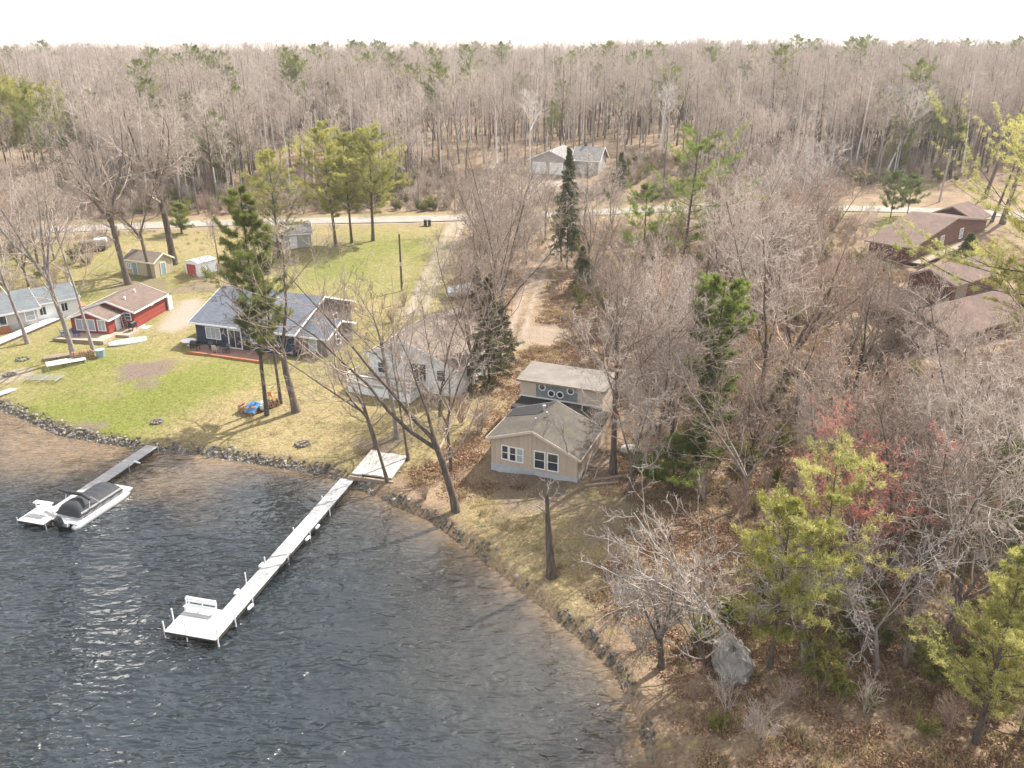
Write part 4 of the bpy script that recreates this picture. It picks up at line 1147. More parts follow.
def ground_zones(X, Y):
    n1 = vnoise(X, Y, 6, 1); n2 = vnoise(X, Y, 2.2, 2); n3 = vnoise(X, Y, 14, 3)
    nn = (n1 - .5) * 5 + (n2 - .5) * 2.5
    lawn = ss(-1.5, 1.5, poly_sd(LAWN, X, Y) + nn * .5)
    cot_ = ss(-1.2, 1.2, poly_sd(COTL, X, Y) + nn * .35)
    rl = ss(-1, 1.5, poly_sd(RLAWN, X, Y) + nn * .4)
    slope = ss(-1.0, 1.0, poly_sd(SLOPE, X, Y) + nn * .3)
    verge = ss(7.5, 4.0, line_d(ROADL, X, Y) + nn * .6) * ss(-10, 0, 70 - X)
    grass = np.maximum.reduce([lawn, cot_ * .72, rl, verge * .75, slope * .5])

    def blob(px, py, r):
        c = G(px, py)[:2]; return np.exp(-((X - c[0]) ** 2 + (Y - c[1]) ** 2) / (r * r))
    green = 0.12 + 0.75 * np.clip(n3 - .42, 0, 1) + .35 * (n1 - .5)
    for px, py, r, w in ((165, 395, 8, .6), (200, 380, 7, .5), (110, 360, 6, .45), (60, 415, 6, .35), (90, 400, 6, .3), (325, 268, 9, .55), (425, 250, 8, .5), (380, 240, 7, .35), (150, 290, 6, .3), (345, 350, 5, .35), (20, 360, 7, .3), (180, 270, 5, .2), (890, 235, 8, .8)):
        green = green + w * blob(px, py, r)
    for px, py, r, w in ((200, 425, 5, .4), (250, 400, 5, .35), (330, 420, 9, .6), (115, 395, 3.5, .35), (150, 370, 3, .3), (360, 430, 8, .5), (225, 270, 7, .5), (540, 540, 15, .7)):
        green = green - w * blob(px, py, r)
    green = np.clip(green, 0, 1)
    dirt_shade = np.zeros_like(X)
    for px, py, r, w in ((140, 371, 2.2, 1.0), (158, 366, 1.6, .8), (132, 376, 1.3, .9), (146, 384, 1.2, .7), (95, 427, .9, .8), (82, 425, .8, .7), (115, 396, 1, .2), (377, 448, 1.8, .8), (393, 440, 1.3, .7), (318, 240, 3.5, .4), (195, 288, 2.5, .7), (130, 287, 3, .6), (150, 286, 3, .6), (600, 470, 2.5, .6), (528, 492, 2.6, .7), (560, 497, 1.8, .6), (610, 520, 2.5, .5)):  # blobs at the cottage front also paint in shadows among dark debris
        dirt_shade = np.maximum(dirt_shade, w * ss(.25, .65, blob(px, py, r * 1.3) + (n2 - .5) * .5))
    gravel = np.maximum.reduce([ss(-1, 1.2, poly_sd(PARK, X, Y) + nn * .3), ss(-.8, .8, poly_sd(PAD2, X, Y) + nn * .25) * .45, ss(-1, 1, poly_sd(YARD3, X, Y) + nn * .4) * .8])
    d1 = line_d(DRIVE1, X, Y); d3 = line_d(DRIVE3, X, Y); d2_ = line_d(DRIVE2, X, Y)
    gravel = np.maximum(gravel, .35 * ss(2.6, 1.4, d1 + nn * .2)); gravel = np.maximum(gravel, .9 * ss(.62, .25, np.abs(d1 - .9) + (n2 - .5) * .3)); gravel = np.maximum(gravel, ss(2.6, 1.6, d3 + nn * .2))
    gravel = np.maximum(gravel, .8 * ss(.42, .16, np.abs(d2_ - .85) + (n2 - .5) * .2))
    gravel = np.maximum(gravel, .8 * ss(3.9, 3.2, line_d(ROADL, X, Y) + nn * .1))
    for px, py, r in ((12, 376, 1.9), (20, 374, 1.6)): gravel = np.maximum(gravel, .8 * ss(.3, .6, blob(px, py, r)))
    return grass, green, dirt_shade, gravel


def axis(core0, core1, step, far, grow=1.25):
    a = list(np.arange(core0, core1 + step * .5, step)); s = step; x = core1
    hi = []
    while x < far[1]: s *= grow; x += s; hi.append(x)
    s = step; x = core0; lo = []
    while x > far[0]: s *= grow; x -= s; lo.append(x)
    return np.array(lo[::-1] + a + hi)


gx = axis(-76, 76, 0.5, (-4200, 4200)); gy = axis(28, 182, 0.5, (-60, 9000), 1.12)
GX, GY = np.meshgrid(gx, gy)
GZ = terrain(GX, GY)
dsh = -poly_sd(LAKE, GX, GY)
grass, green, dirt_shade, gravel = ground_zones(GX, GY)
rough = np.where(dsh > 1.5, 1.0, 0.3) * (1 - .8 * np.clip(grass, 0, 1)) * (1 - gravel) * ss(3.6, 5.5, line_d(ROADL, GX, GY))
inner = (GX > -80) & (GX < 80) & (GY < 190)
GZ = GZ + np.where(inner, rough * (vnoise(GX, GY, 1.1, 5) - .5) * .22 + rough * (vnoise(GX, GY, .6, 6) - .5) * .12 + (vnoise(GX, GY, 3, 8) - .5) * .12 * (dsh > 2), 0)
ny, nx = GX.shape
idx = np.arange(nx * ny).reshape(ny, nx)
Q = np.stack([idx[:-1, :-1], idx[:-1, 1:], idx[1:, 1:], idx[1:, :-1]], -1).reshape(-1, 4)
m, nt, b = nodes('ground')
za = N(nt, 'ShaderNodeAttribute', attribute_name='zone'); sep = N(nt, 'ShaderNodeSeparateColor'); nt.links.new(za.outputs['Color'], sep.inputs[0])
nA = noise(nt, 0.9, 6, 0.7); nB = noise(nt, 5, 5, 0.75); nC = noise(nt, 0.22, 4, 0.6)
dry = ramp(nt, [(0.28, (0.125, 0.094, 0.047)), (0.5, (0.25, 0.20, 0.105)), (0.72, (0.36, 0.295, 0.17))]); nt.links.new(nB.outputs[0], dry.inputs[0])
grn = ramp(nt, [(0.28, (0.066, 0.082, 0.016)), (0.5, (0.138, 0.155, 0.036)), (0.75, (0.245, 0.24, 0.078))]); nt.links.new(nB.outputs[0], grn.inputs[0])
gf = N(nt, 'ShaderNodeMath', operation='MULTIPLY_ADD'); gf.inputs[1].default_value = 1.9; nt.links.new(nA.outputs[0], gf.inputs[0])
g2 = N(nt, 'ShaderNodeMath', operation='SUBTRACT'); nt.links.new(sep.outputs[1], g2.inputs[0]); g2.inputs[1].default_value = .87
nt.links.new(g2.outputs[0], gf.inputs[2]); gf.use_clamp = True
lawnc = mixc(nt, gf.outputs[0], dry.outputs[0], grn.outputs[0])
lit = ramp(nt, [(0.25, (0.09, 0.06, 0.04)), (0.45, (0.195, 0.14, 0.095)), (0.6, (0.265, 0.202, 0.138)), (0.78, (0.37, 0.30, 0.22))]); nt.links.new(nB.outputs[0], lit.inputs[0])
l2 = ramp(nt, [(0.35, (0.75, 0.72, 0.72)), (0.65, (1.1, 1.08, 1.05))]); nt.links.new(nC.outputs[0], l2.inputs[0])
litc = mixc(nt, 1.0, lit.outputs[0], l2.outputs[0], 'MULTIPLY')
mossr = ramp(nt, [(0.55, (0, 0, 0)), (0.68, (.55, .55, .55))]); nt.links.new(nA.outputs[0], mossr.inputs[0])
litc = mixc(nt, mossr.outputs[0], litc, (0.27, 0.235, 0.08))
nD = noise(nt, 2.2, 6, 0.8); cl = ramp(nt, [(.36, (.62, .58, .5)), (.5, (1, 1, 1)), (.7, (1.16, 1.12, 1.05))]); nt.links.new(nD.outputs[0], cl.inputs[0])
lawnc = mixc(nt, 1.0, lawnc, cl.outputs[0], 'MULTIPLY')
c1 = mixc(nt, sep.outputs[0], litc, lawnc)
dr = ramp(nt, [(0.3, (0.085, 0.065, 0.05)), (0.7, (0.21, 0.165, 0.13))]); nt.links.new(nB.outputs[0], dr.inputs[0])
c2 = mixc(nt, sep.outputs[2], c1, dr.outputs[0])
gr = ramp(nt, [(0.3, (0.21, 0.17, 0.135)), (0.7, (0.36, 0.305, 0.25))]); nt.links.new(nB.outputs[0], gr.inputs[0])
c3 = mixc(nt, za.outputs['Alpha'], c2, gr.outputs[0])
nt.links.new(c3, b.inputs['Base Color']); b.inputs['Roughness'].default_value = 0.95; b.inputs['Specular IOR Level'].default_value = 0.1
bump(nt, b, nB.outputs[0], 0.7, 0.12)
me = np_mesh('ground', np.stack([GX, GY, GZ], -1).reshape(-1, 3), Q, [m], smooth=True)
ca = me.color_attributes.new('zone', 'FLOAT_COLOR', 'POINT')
ca.data.foreach_set('color', np.stack([grass, green, dirt_shade, gravel], -1).reshape(-1).astype(np.float32))
gnd = link('ground', me); tag(gnd, 'lakeside ground of dry lawn, leaf litter and gravel', None, None, 'structure')

# road strip
def strip(line, w, up, n=160):
    line = np.asarray(line); seg = np.r_[0, np.cumsum(np.hypot(*np.diff(line, axis=0).T))]
    s = np.linspace(0, seg[-1], n); x = np.interp(s, seg, line[:, 0]); y = np.interp(s, seg, line[:, 1])
    k = np.ones(9) / 9; xs = np.convolve(np.pad(x, 4, 'edge'), k, 'valid'); ys = np.convolve(np.pad(y, 4, 'edge'), k, 'valid')
    tx, ty = np.gradient(xs), np.gradient(ys); l = np.hypot(tx, ty); nx_, ny_ = -ty / l, tx / l
    V = []
    for o in np.linspace(-w / 2, w / 2, 7):
        wob = o + (0.35 * (vnoise(s, s * 0, 5, 4) - .5) if abs(o) > w * .45 else 0)
        X, Y = xs + nx_ * wob, ys + ny_ * wob
        V.append(np.stack([X, Y, terrain(X, Y) + up - 0.05 * (abs(o) / (w / 2)) ** 2], -1))
    V = np.stack(V, 1); i = np.arange(n * 7).reshape(n, 7)
    return V.reshape(-1, 3), np.stack([i[:-1, :-1], i[1:, :-1], i[1:, 1:], i[:-1, 1:]], -1).reshape(-1, 4)


m, nt, b = nodes('road_surface')
n1 = noise(nt, 0.35, 5, .65); n2 = noise(nt, 6, 4, .7)
r1 = ramp(nt, [(.3, (0.20, 0.172, 0.145)), (.7, (0.32, 0.28, 0.24))]); nt.links.new(n1.outputs[0], r1.inputs[0])
r2 = ramp(nt, [(.3, (.8, .8, .8)), (.7, (1.1, 1.1, 1.1))]); nt.links.new(n2.outputs[0], r2.inputs[0])
nt.links.new(mixc(nt, 1, r1.outputs[0], r2.outputs[0], 'MULTIPLY'), b.inputs['Base Color']); b.inputs['Roughness'].default_value = .95
bump(nt, b, n2.outputs[0], .3, .03)
V, Qr = strip(ROADL, 5.4, 0.17)
rd_ = link('road', np_mesh('road', V, Qr[:, ::-1], [m], smooth=True)); tag(rd_, 'pale gravel road crossing behind the houses', None, None, 'structure')
# lake: one wide sheet
lx = axis(-62, 14, .5, (-900, 40), 1.25); ly = axis(26, 84, .5, (-400, 200), 1.25)
LX, LY = np.meshgrid(lx, ly)
dl = poly_sd(LAKE, LX, LY)
idx = np.arange(LX.size).reshape(LX.shape)
Q = np.stack([idx[:-1, :-1], idx[:-1, 1:], idx[1:, 1:], idx[1:, :-1]], -1).reshape(-1, 4)
okq = (dl.reshape(-1)[Q].max(1) > -1.6)
Q = Q[okq]
used = np.unique(Q); remap = np.full(LX.size, -1); remap[used] = np.arange(len(used))
m, nt, b = nodes('lake_water')
za = N(nt, 'ShaderNodeAttribute', attribute_name='shallow')
tc = N(nt, 'ShaderNodeTexCoord')


def wav(scale, rot, stretch, detail, dist_):
    mp = N(nt, 'ShaderNodeMapping'); mp.inputs['Rotation'].default_value = (0, 0, R(rot)); mp.inputs['Scale'].default_value = (1, stretch, 1)
    nt.links.new(tc.outputs['Object'], mp.inputs[0])
    n = N(nt, 'ShaderNodeTexNoise'); n.inputs['Scale'].default_value = scale; n.inputs['Detail'].default_value = detail; n.inputs['Roughness'].default_value = .55; n.inputs['Distortion'].default_value = dist_
    nt.links.new(mp.outputs[0], n.inputs['Vector']); return n


w1 = wav(0.7, 10, 2.1, .6, .5); w2 = wav(1.5, -12, 1.9, .8, .6); w3 = wav(0.09, 30, 1.3, 2, .4)
amp = ramp(nt, [(.34, (.35, .35, .35)), (.6, (1, 1, 1))]); nt.links.new(w3.outputs[0], amp.inputs[0])
s1 = N(nt, 'ShaderNodeMath', operation='MULTIPLY_ADD'); s1.inputs[1].default_value = .5; nt.links.new(w2.outputs[0], s1.inputs[0]); nt.links.new(w1.outputs[0], s1.inputs[2])
s2a = N(nt, 'ShaderNodeMath', operation='MULTIPLY'); nt.links.new(s1.outputs[0], s2a.inputs[0]); nt.links.new(amp.outputs[0], s2a.inputs[1])
zc = N(nt, 'ShaderNodeAttribute', attribute_name='calm')
s2 = N(nt, 'ShaderNodeMath', operation='MULTIPLY'); nt.links.new(s2a.outputs[0], s2.inputs[0]); nt.links.new(zc.outputs['Fac'], s2.inputs[1])
nv_ = noise(nt, .5, 4, .6)
deep = ramp(nt, [(.3, (0.010, 0.016, 0.021)), (.7, (0.016, 0.022, 0.026))]); nt.links.new(nv_.outputs[0], deep.inputs[0])
shal = ramp(nt, [(.3, (0.125, 0.083, 0.046)), (.7, (0.19, 0.132, 0.077))]); nt.links.new(nv_.outputs[0], shal.inputs[0])
zb = N(nt, 'ShaderNodeAttribute', attribute_name='sky_sheen')
gsh = ramp(nt, [(.3, (0.030, 0.028, 0.022)), (.7, (0.046, 0.042, 0.034))]); nt.links.new(nv_.outputs[0], gsh.inputs[0])  # greyer tint by the right shore: sky reflection painted into the water colour
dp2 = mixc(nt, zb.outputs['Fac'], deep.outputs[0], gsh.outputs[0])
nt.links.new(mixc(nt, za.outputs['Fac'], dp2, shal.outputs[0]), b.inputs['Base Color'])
b.inputs['Roughness'].default_value = 0.08; b.inputs['IOR'].default_value = 1.6; b.inputs['Specular IOR Level'].default_value = 0.5
bump(nt, b, s2.outputs[0], 1.0, 0.62)
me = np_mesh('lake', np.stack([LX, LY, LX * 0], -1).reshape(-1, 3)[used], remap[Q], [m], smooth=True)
wl = ss(-20, -34, LX) * .95 + .08
sh = np.clip(ss(11.5, 0.5, dl + (vnoise(LX, LY, 5, 7) - .5) * 5) * wl + ss(1.6, 0, dl) * .6 + ss(5, 0, dl) * .3, 0, 1) * .9
at_ = me.attributes.new('shallow', 'FLOAT', 'POINT'); at_.data.foreach_set('value', sh.reshape(-1)[used].astype(np.float32))
sky_sheen = np.clip(ss(17, 2, dl + (vnoise(LX, LY, 7, 9) - .5) * 9) * ss(-26, -8, LX), 0, 1) * .5
calm = 1 - .62 * np.clip(ss(24, 6, dl + (vnoise(LX, LY, 8, 19) - .5) * 10) * ss(-34, -16, LX), 0, 1)
at3 = me.attributes.new('calm', 'FLOAT', 'POINT'); at3.data.foreach_set('value', calm.reshape(-1)[used].astype(np.float32))
at2 = me.attributes.new('sky_sheen', 'FLOAT', 'POINT'); at2.data.foreach_set('value', sky_sheen.reshape(-1)[used].astype(np.float32))
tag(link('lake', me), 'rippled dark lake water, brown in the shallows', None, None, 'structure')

# ------------------------------------------------------------------ tree kit
def unit(v): return v / (np.linalg.norm(v, axis=-1, keepdims=True) + 1e-9)


def sample(P, Rr, t):
    """points, tangents and radii at parameters t (N,M) of polylines P (N,K,3)"""
    Nn, K, _ = P.shape
    f = np.clip(t * (K - 1), 0, K - 1 - 1e-6); i = f.astype(int); w = (f - i)[..., None]
    r = np.arange(Nn)[:, None]
    a, b = P[r, i], P[r, i + 1]
    return a * (1 - w) + b * w, unit(b - a), Rr[r, i] * (1 - w[..., 0]) + Rr[r, i + 1] * w[..., 0]


def shoots(rg, P, Rr, n, t0, t1, ln, ang, K=5, up=.1, wander=.15, rr=.65, rmin=.01, taper=.3, flat=0.0, lfun=None, side=None):
    """n children on every parent polyline"""
    Nn = len(P)
    t = t0 + (t1 - t0) * ((np.arange(n)[None] + rg.random((Nn, n))) / n)
    pos, tan, pr = sample(P, Rr, t)
    az = 2.4 * np.arange(n)[None] + rg.random((Nn, 1)) * 6.28 + rg.normal(0, .5, (Nn, n))
    ref = np.where(np.abs(tan[..., 2:3]) < .9, np.array([0, 0, 1.0]), np.array([1.0, 0, 0]))
    e1 = unit(np.cross(tan, ref)); e2 = np.cross(tan, e1)
    if flat:      # keep to the horizontal plane, left and right of the parent
        sg = np.where((np.arange(n)[None] + rg.integers(0, 2, (Nn, 1))) % 2 == 0, 1, -1)
        side_ = e1 * sg[..., None] + e2 * rg.normal(0, 1 - flat, (Nn, n, 1)); side_ = unit(side_)
    else:
        side_ = np.cos(az)[..., None] * e1 + np.sin(az)[..., None] * e2
    an = ang * (1 + rg.normal(0, .18, (Nn, n)))
    d = np.cos(an)[..., None] * tan + np.sin(an)[..., None] * side_
    plen = np.linalg.norm(np.diff(P, axis=1), axis=2).sum(1)[:, None]
    L = plen * ln * rg.uniform(.65, 1.25, (Nn, n))
    L = L * (lfun(t) if lfun is not None else (1.15 - .6 * t))
    pos = pos.reshape(-1, 3); d = unit(d.reshape(-1, 3)); L = L.reshape(-1); r0 = np.maximum(pr.reshape(-1) * rr, rmin)
    pts = [pos]; st = (L / (K - 1))[:, None]
    for k in range(K - 1):
        d = unit(d + np.array([0, 0, up]) + rg.normal(0, wander, d.shape))
        pts.append(pts[-1] + d * st)
    Pn = np.stack(pts, 1)
    Rn = r0[:, None] * np.linspace(1, taper, K)[None]; Rn = np.maximum(Rn, rmin * .6)
    return Pn, Rn


def tubes(P, Rr, S):
    Nn, K, _ = P.shape
    tan = np.empty_like(P); tan[:, 1:-1] = P[:, 2:] - P[:, :-2]; tan[:, 0] = P[:, 1] - P[:, 0]; tan[:, -1] = P[:, -1] - P[:, -2]
    tan = unit(tan)
    m0 = unit(P[:, -1] - P[:, 0])
    ref = np.where(np.abs(m0[:, 2:3]) < .8, np.array([0, 0, 1.0]), np.array([1.0, .2, 0]))[:, None]
    e1 = unit(np.cross(tan, np.broadcast_to(ref, tan.shape))); e2 = np.cross(tan, e1)
    an = np.arange(S) * 2 * np.pi / S
    V = P[:, :, None] + Rr[:, :, None, None] * (np.cos(an)[None, None, :, None] * e1[:, :, None] + np.sin(an)[None, None, :, None] * e2[:, :, None])
    i = np.arange(Nn * K * S).reshape(Nn, K, S); j = np.roll(i, -1, 2)
    Q = np.stack([i[:, :-1], j[:, :-1], j[:, 1:], i[:, 1:]], -1).reshape(-1, 4)
    return V.reshape(-1, 3), Q


class Geo:
    def __init__(s): s.V = []; s.Q = []; s.T = []; s.tint = []; s.n = 0

    def add(s, V, Q, tint=0.5):
        Q = np.asarray(Q) + s.n; s.V.append(V); s.n += len(V)
        (s.Q if Q.shape[1] == 4 else s.T).append(Q)
        s.tint.append(np.broadcast_to(np.asarray(tint, np.float32), (len(V),)))
        return s

    def mesh(s, name, mats, smooth=False):
        q = []
        if s.Q: q.append(np.concatenate(s.Q))
        if s.T: q.append(np.concatenate(s.T))
        return np_mesh(name, np.concatenate(s.V), q, mats, smooth=smooth, tint=np.concatenate(s.tint))


def trunk_line(rg, H, lean=(0, 0), K=9, wob=.02, curve=0.0):
    s = np.linspace(0, 1, K)
    P = np.zeros((1, K, 3)); P[0, :, 2] = s * H
    P[0, :, 0] = lean[0] * (s + curve * s * (1 - s)); P[0, :, 1] = lean[1] * (s + curve * s * (1 - s))
    w = np.cumsum(rg.normal(0, wob * H / 3, (K, 2)), 0); P[0, :, :2] += (w - w[0]) * .5
    P[0, 0, 2] = -.5
    return P


def bare_tree(seed, H=16, r0=.2, fork=None, nlead=3, spread=1.0, lean=(0, 0), n1=11, n2=6, n3=5, n4=4, crown0=.4, rmin=.014, curve=0.0, limb=.36, up=.12):
    """trunk (with its leaders) and crown of a leafless broadleaf tree, as two Geo"""
    rg = np.random.default_rng(seed)
    tr, cr = Geo(), Geo()
    if fork is None:
        P = trunk_line(rg, H * .97, lean, 9, .022, curve)
        Rr = r0 * np.linspace(1, .12, 9)[None] ** .9; Rr[0, 0] *= 1.5
        tr.add(*tubes(P, Rr, 8))
        L0, LR = P, Rr
        A, AR = shoots(rg, P, Rr, n1, crown0, .97, limb * spread, .85, 6, up, .13, .55, rmin * 1.6, .25, lfun=lambda t: 1.25 - .95 * (t - crown0) / (1 - crown0))
    else:
        hf = H * fork
        P = trunk_line(rg, hf, (lean[0] * fork, lean[1] * fork), 6, .03, curve)
        Rr = r0 * np.linspace(1, .75, 6)[None]; Rr[0, 0] *= 1.5
        tr.add(*tubes(P, Rr, 8))
        B, BR = shoots(rg, P, Rr, nlead, .82, 1.0, (1 - fork) / fork * 1.02, .42 * spread, 8, .10, .10, .72, rmin * 3, .12, lfun=lambda t: 1.0)
        B[:, :, 0] += np.linspace(0, lean[0] * (1 - fork), 8)[None]; B[:, :, 1] += np.linspace(0, lean[1] * (1 - fork), 8)[None]
        tr.add(*tubes(B, BR, 6))
        A, AR = shoots(rg, B, BR, max(5, n1 * 3 // nlead), .12, .98, limb * 1.25 * spread, .8, 6, up, .14, .6, rmin * 1.6, .25)
        A2, AR2 = shoots(rg, P, Rr, 2, .55, .9, .5 * spread * (1 - fork) / fork, 1.1, 6, .12, .14, .45, rmin * 1.6, .25, lfun=lambda t: .8)
        A, AR = np.concatenate([A, A2]), np.concatenate([AR, AR2])
    cr.add(*tubes(A, AR, 5))
    B, BR = shoots(rg, A, AR, n2, .18, 1, .5, .75, 5, up * .7, .16, .62, rmin * 1.25, .35); cr.add(*tubes(B, BR, 4))
    C, CR = shoots(rg, B, BR, n3, .15, 1, .55, .7, 4, up * .6, .18, .65, rmin, .5); cr.add(*tubes(C, CR, 3))
    if n4:
        D, DR = shoots(rg, C, CR, n4, .15, 1, .6, .65, 3, up * .5, .2, .7, rmin * .85, .6); cr.add(*tubes(D, DR, 3))
    return tr, cr


def tufts(rg, C, D, nb, L, W, spread=.9, tint=None):
    """needle tufts at C pointing along D: nb thin blades each"""
    Mn = len(C)
    d = unit(D[:, None] * (1 - spread * .5) + rg.normal(0, spread * .6, (Mn, nb, 3)))
    ref = rg.normal(0, 1, (Mn, nb, 3)); s = unit(np.cross(d, ref))
    l = L * rg.uniform(.6, 1.2, (Mn, nb, 1)); w = W * rg.uniform(.7, 1.2, (Mn, nb, 1))
    c = C[:, None] + rg.normal(0, L * .22, (Mn, nb, 3))
    V = np.stack([c - s * w * .5, c + d * l * .55 + s * w * .1 - s * w * .6, c + d * l, c + d * l * .5 + s * w * .5], 2)
    i = np.arange(Mn * nb * 4).reshape(-1, 4)
    if tint is None: tint = rg.uniform(.15, .85, Mn)
    tt = np.clip(np.repeat(tint, nb * 4) + np.repeat(rg.normal(0, .12, Mn * nb), 4), 0, 1)
    return V.reshape(-1, 3), i, tt


def pine(seed, H=18, r0=.22, crown0=.35, width=3.2, nbr=46, lean=(0, 0), top='plume', dens=1.0, bl=.30, bw=.034, gaps=.25):
    """white pine: whorled, upswept plumes on a dark straight trunk"""
    rg = np.random.default_rng(seed)
    tr, cr, br = Geo(), Geo(), Geo()
    P = trunk_line(rg, H, lean, 10, .008)
    Rr = r0 * np.linspace(1, .1, 10)[None]; Rr[0, 0] *= 1.35
    tr.add(*tubes(P, Rr, 8))
    t0 = crown0
    nwh = max(5, nbr // 5)
    if top == 'plume': prof = lambda t: np.clip(np.sin(np.clip((t - t0) / (1.02 - t0), 0, 1) ** .8 * np.pi * .93 + .18), .12, 1) ** .8
    elif top == 'ball': prof = lambda t: np.where(t > .66, .35 + .75 * np.sin(np.clip((t - .64) / .37, 0, 1) * np.pi), .30 + .55 * (np.sin(t * 57) > .1))
    elif top == 'dense': prof = lambda t: np.clip(np.sin(np.clip((t - t0) / (1.05 - t0), 0, 1) ** 1.1 * np.pi * .8 + .35), .2, 1)
    else: prof = lambda t: np.clip(1.05 - (t - t0) / (1.0 - t0), .06, 1)
    ph = rg.uniform(0, 1, 8)
    lf = lambda t: prof(t) * (1 + gaps * np.sin(t * 31 + ph[0] * 6)) 
    A, AR = shoots(rg, P, Rr, nbr, t0, .985, width / H, 1.32, 6, .09, .07, .34, .018, .3, lfun=lf)
    br.add(*tubes(A, AR, 4))
    B, BR = shoots(rg, A, AR, 9, .25, 1, .42, .8, 4, .08, .12, .55, .009, .5, flat=.72); br.add(*tubes(B, BR, 3))
    nT = max(3, int(4 * dens))
    t = .25 + .75 * (np.arange(nT)[None] + rg.random((len(B), nT))) / nT
    c, d, _ = sample(B, BR, t)
    base = np.repeat(rg.uniform(.2, .8, len(A)), 9)
    tint = np.clip(base[:, None] + rg.normal(0, .14, t.shape) + .12 * (t - .5), 0, 1).reshape(-1)
    c = c.reshape(-1, 3); d = unit(d.reshape(-1, 3) + [0, 0, .35])
    cr.add(*tufts(rg, c, d, int(15 * dens) + 4, bl, bw, .9, tint))
    c2, d2_, _ = sample(A, AR, np.full((len(A), 3), [.8, .9, .99])); cr.add(*tufts(rg, c2.reshape(-1, 3), unit(d2_.reshape(-1, 3) + [0, 0, .3]), int(16 * dens), bl, bw, .9))
    ct, dt, _ = sample(P, Rr, np.linspace(.9, 1, 6)[None]); cr.add(*tufts(rg, ct.reshape(-1, 3), dt.reshape(-1, 3), 16, bl, bw, 1.0))
    return tr, cr, br


def spruce(seed, H=14, width=2.2, crown0=.06, r0=.16, nbr=120, bl=.28, bw=.07, droop=-.10):
    rg = np.random.default_rng(seed)
    tr, cr, br = Geo(), Geo(), Geo()
    P = trunk_line(rg, H, (0, 0), 10, .004); Rr = r0 * np.linspace(1, .06, 10)[None]
    tr.add(*tubes(P, Rr, 7))
    A, AR = shoots(rg, P, Rr, nbr, crown0, .99, width / H, 1.55, 5, droop * .5, .08, .2, .012, .4, lfun=lambda t: np.clip(1.0 - (t - crown0) / (1 - crown0), .05, 1) ** .85)
    br.add(*tubes(A, AR, 3))
    B, BR = shoots(rg, A, AR, 6, .2, 1, .36, .8, 3, droop, .12, .5, .008, .5, flat=.6)
    t = (np.arange(3)[None] + rg.random((len(B), 3))) / 3
    c, d, _ = sample(B, BR, t); cr.add(*tufts(rg, c.reshape(-1, 3), unit(d.reshape(-1, 3) + [0, 0, -.25]), 12, bl, bw, .8))
    c, d, _ = sample(A, AR, np.full((len(A), 4), [.3, .55, .8, 1.0])); cr.add(*tufts(rg, c.reshape(-1, 3), d.reshape(-1, 3), 8, bl, bw, .8))
    return tr, cr, br


def bush(seed, H=2.2, n=9, rmin=.01, leaf=None, spread=.5):
    rg = np.random.default_rng(seed); st = Geo(); lf = Geo()
    an = rg.uniform(0, 6.28, n); sp_ = rg.uniform(.05, spread, n); K = 5
    s = np.linspace(0, 1, K)
    hh = H * rg.uniform(.6, 1.1, n)
    P = np.stack([np.cos(an)[:, None] * (.12 + sp_[:, None] * hh[:, None] * s ** 1.3), np.sin(an)[:, None] * (.12 + sp_[:, None] * hh[:, None] * s ** 1.3), hh[:, None] * s - .05], -1)
    Rr = np.full((n, K), 1.0) * np.linspace(2.4, .8, K) * rmin
    st.add(*tubes(P, Rr, 4))
    B, BR = shoots(rg, P, Rr, 6, .2, 1, .42, .6, 4, .08, .16, .7, rmin, .5); st.add(*tubes(B, BR, 3))
    C, CR = shoots(rg, B, BR, 5, .2, 1, .5, .65, 3, .06, .2, .8, rmin * .8, .6); st.add(*tubes(C, CR, 3))
    if leaf:
        t = rg.random((len(C), leaf)) * .8 + .2; c, d, _ = sample(C, CR, t)
        lf.add(*tufts(rg, c.reshape(-1, 3), d.reshape(-1, 3), 4, .13, .09, 1.1))
    return st, lf


NTREE = [0]


def plant(name, label, cat, P, parts, group=None, rot=0.0, scale=1.0):
    t = thing(name, label, cat, (P[0], P[1], tz(P[0], P[1]) - .02), rot, group)
    t.scale = (scale,) * 3
    for nm, g, mats, sub in parts:
        if g.n == 0: continue
        me = g.mesh(nm, [M(x) for x in mats])
        o = link(nm, me, t)
    return t


TREES_AT = []


def hero_bare(label, px, py, ytop, seed, top_dx=0, bark='bark', twig='twig', name='bare_tree', tw=1.0, **kw):
    """a single tree placed by its foot; top_dx leans the tip sideways in metres"""
    P = G(px, py); Hh = height_to((P[0], P[1], tz(P[0], P[1])), ytop)
    kw.setdefault('lean', (top_dx, 0))
    tr, cr = bare_tree(seed, H=Hh, **kw)
    TREES_AT.append((P[0], P[1], 2.0))
    return plant(name, label, 'tree', P, [('trunk', tr, [bark], 0), ('crown', cr, [twig], 0)])


def hero_pine(label, px, py, ytop, seed, needle='pine_needle', name='pine_tree', kind=pine, clear=2.0, twigm='pine_bark', P=None, **kw):
    P = G(px, py) if P is None else P
    Hh = height_to((P[0], P[1], tz(P[0], P[1])), ytop)
    tr, cr, br = kind(seed, H=Hh, **kw)
    TREES_AT.append((P[0], P[1], clear))
    for ge in (br,):
        pass
    return plant(name, label, 'tree', P, [('trunk', tr, ['pine_bark'], 0), ('branches', br, [twigm], 0), ('crown', cr, [needle], 0)])


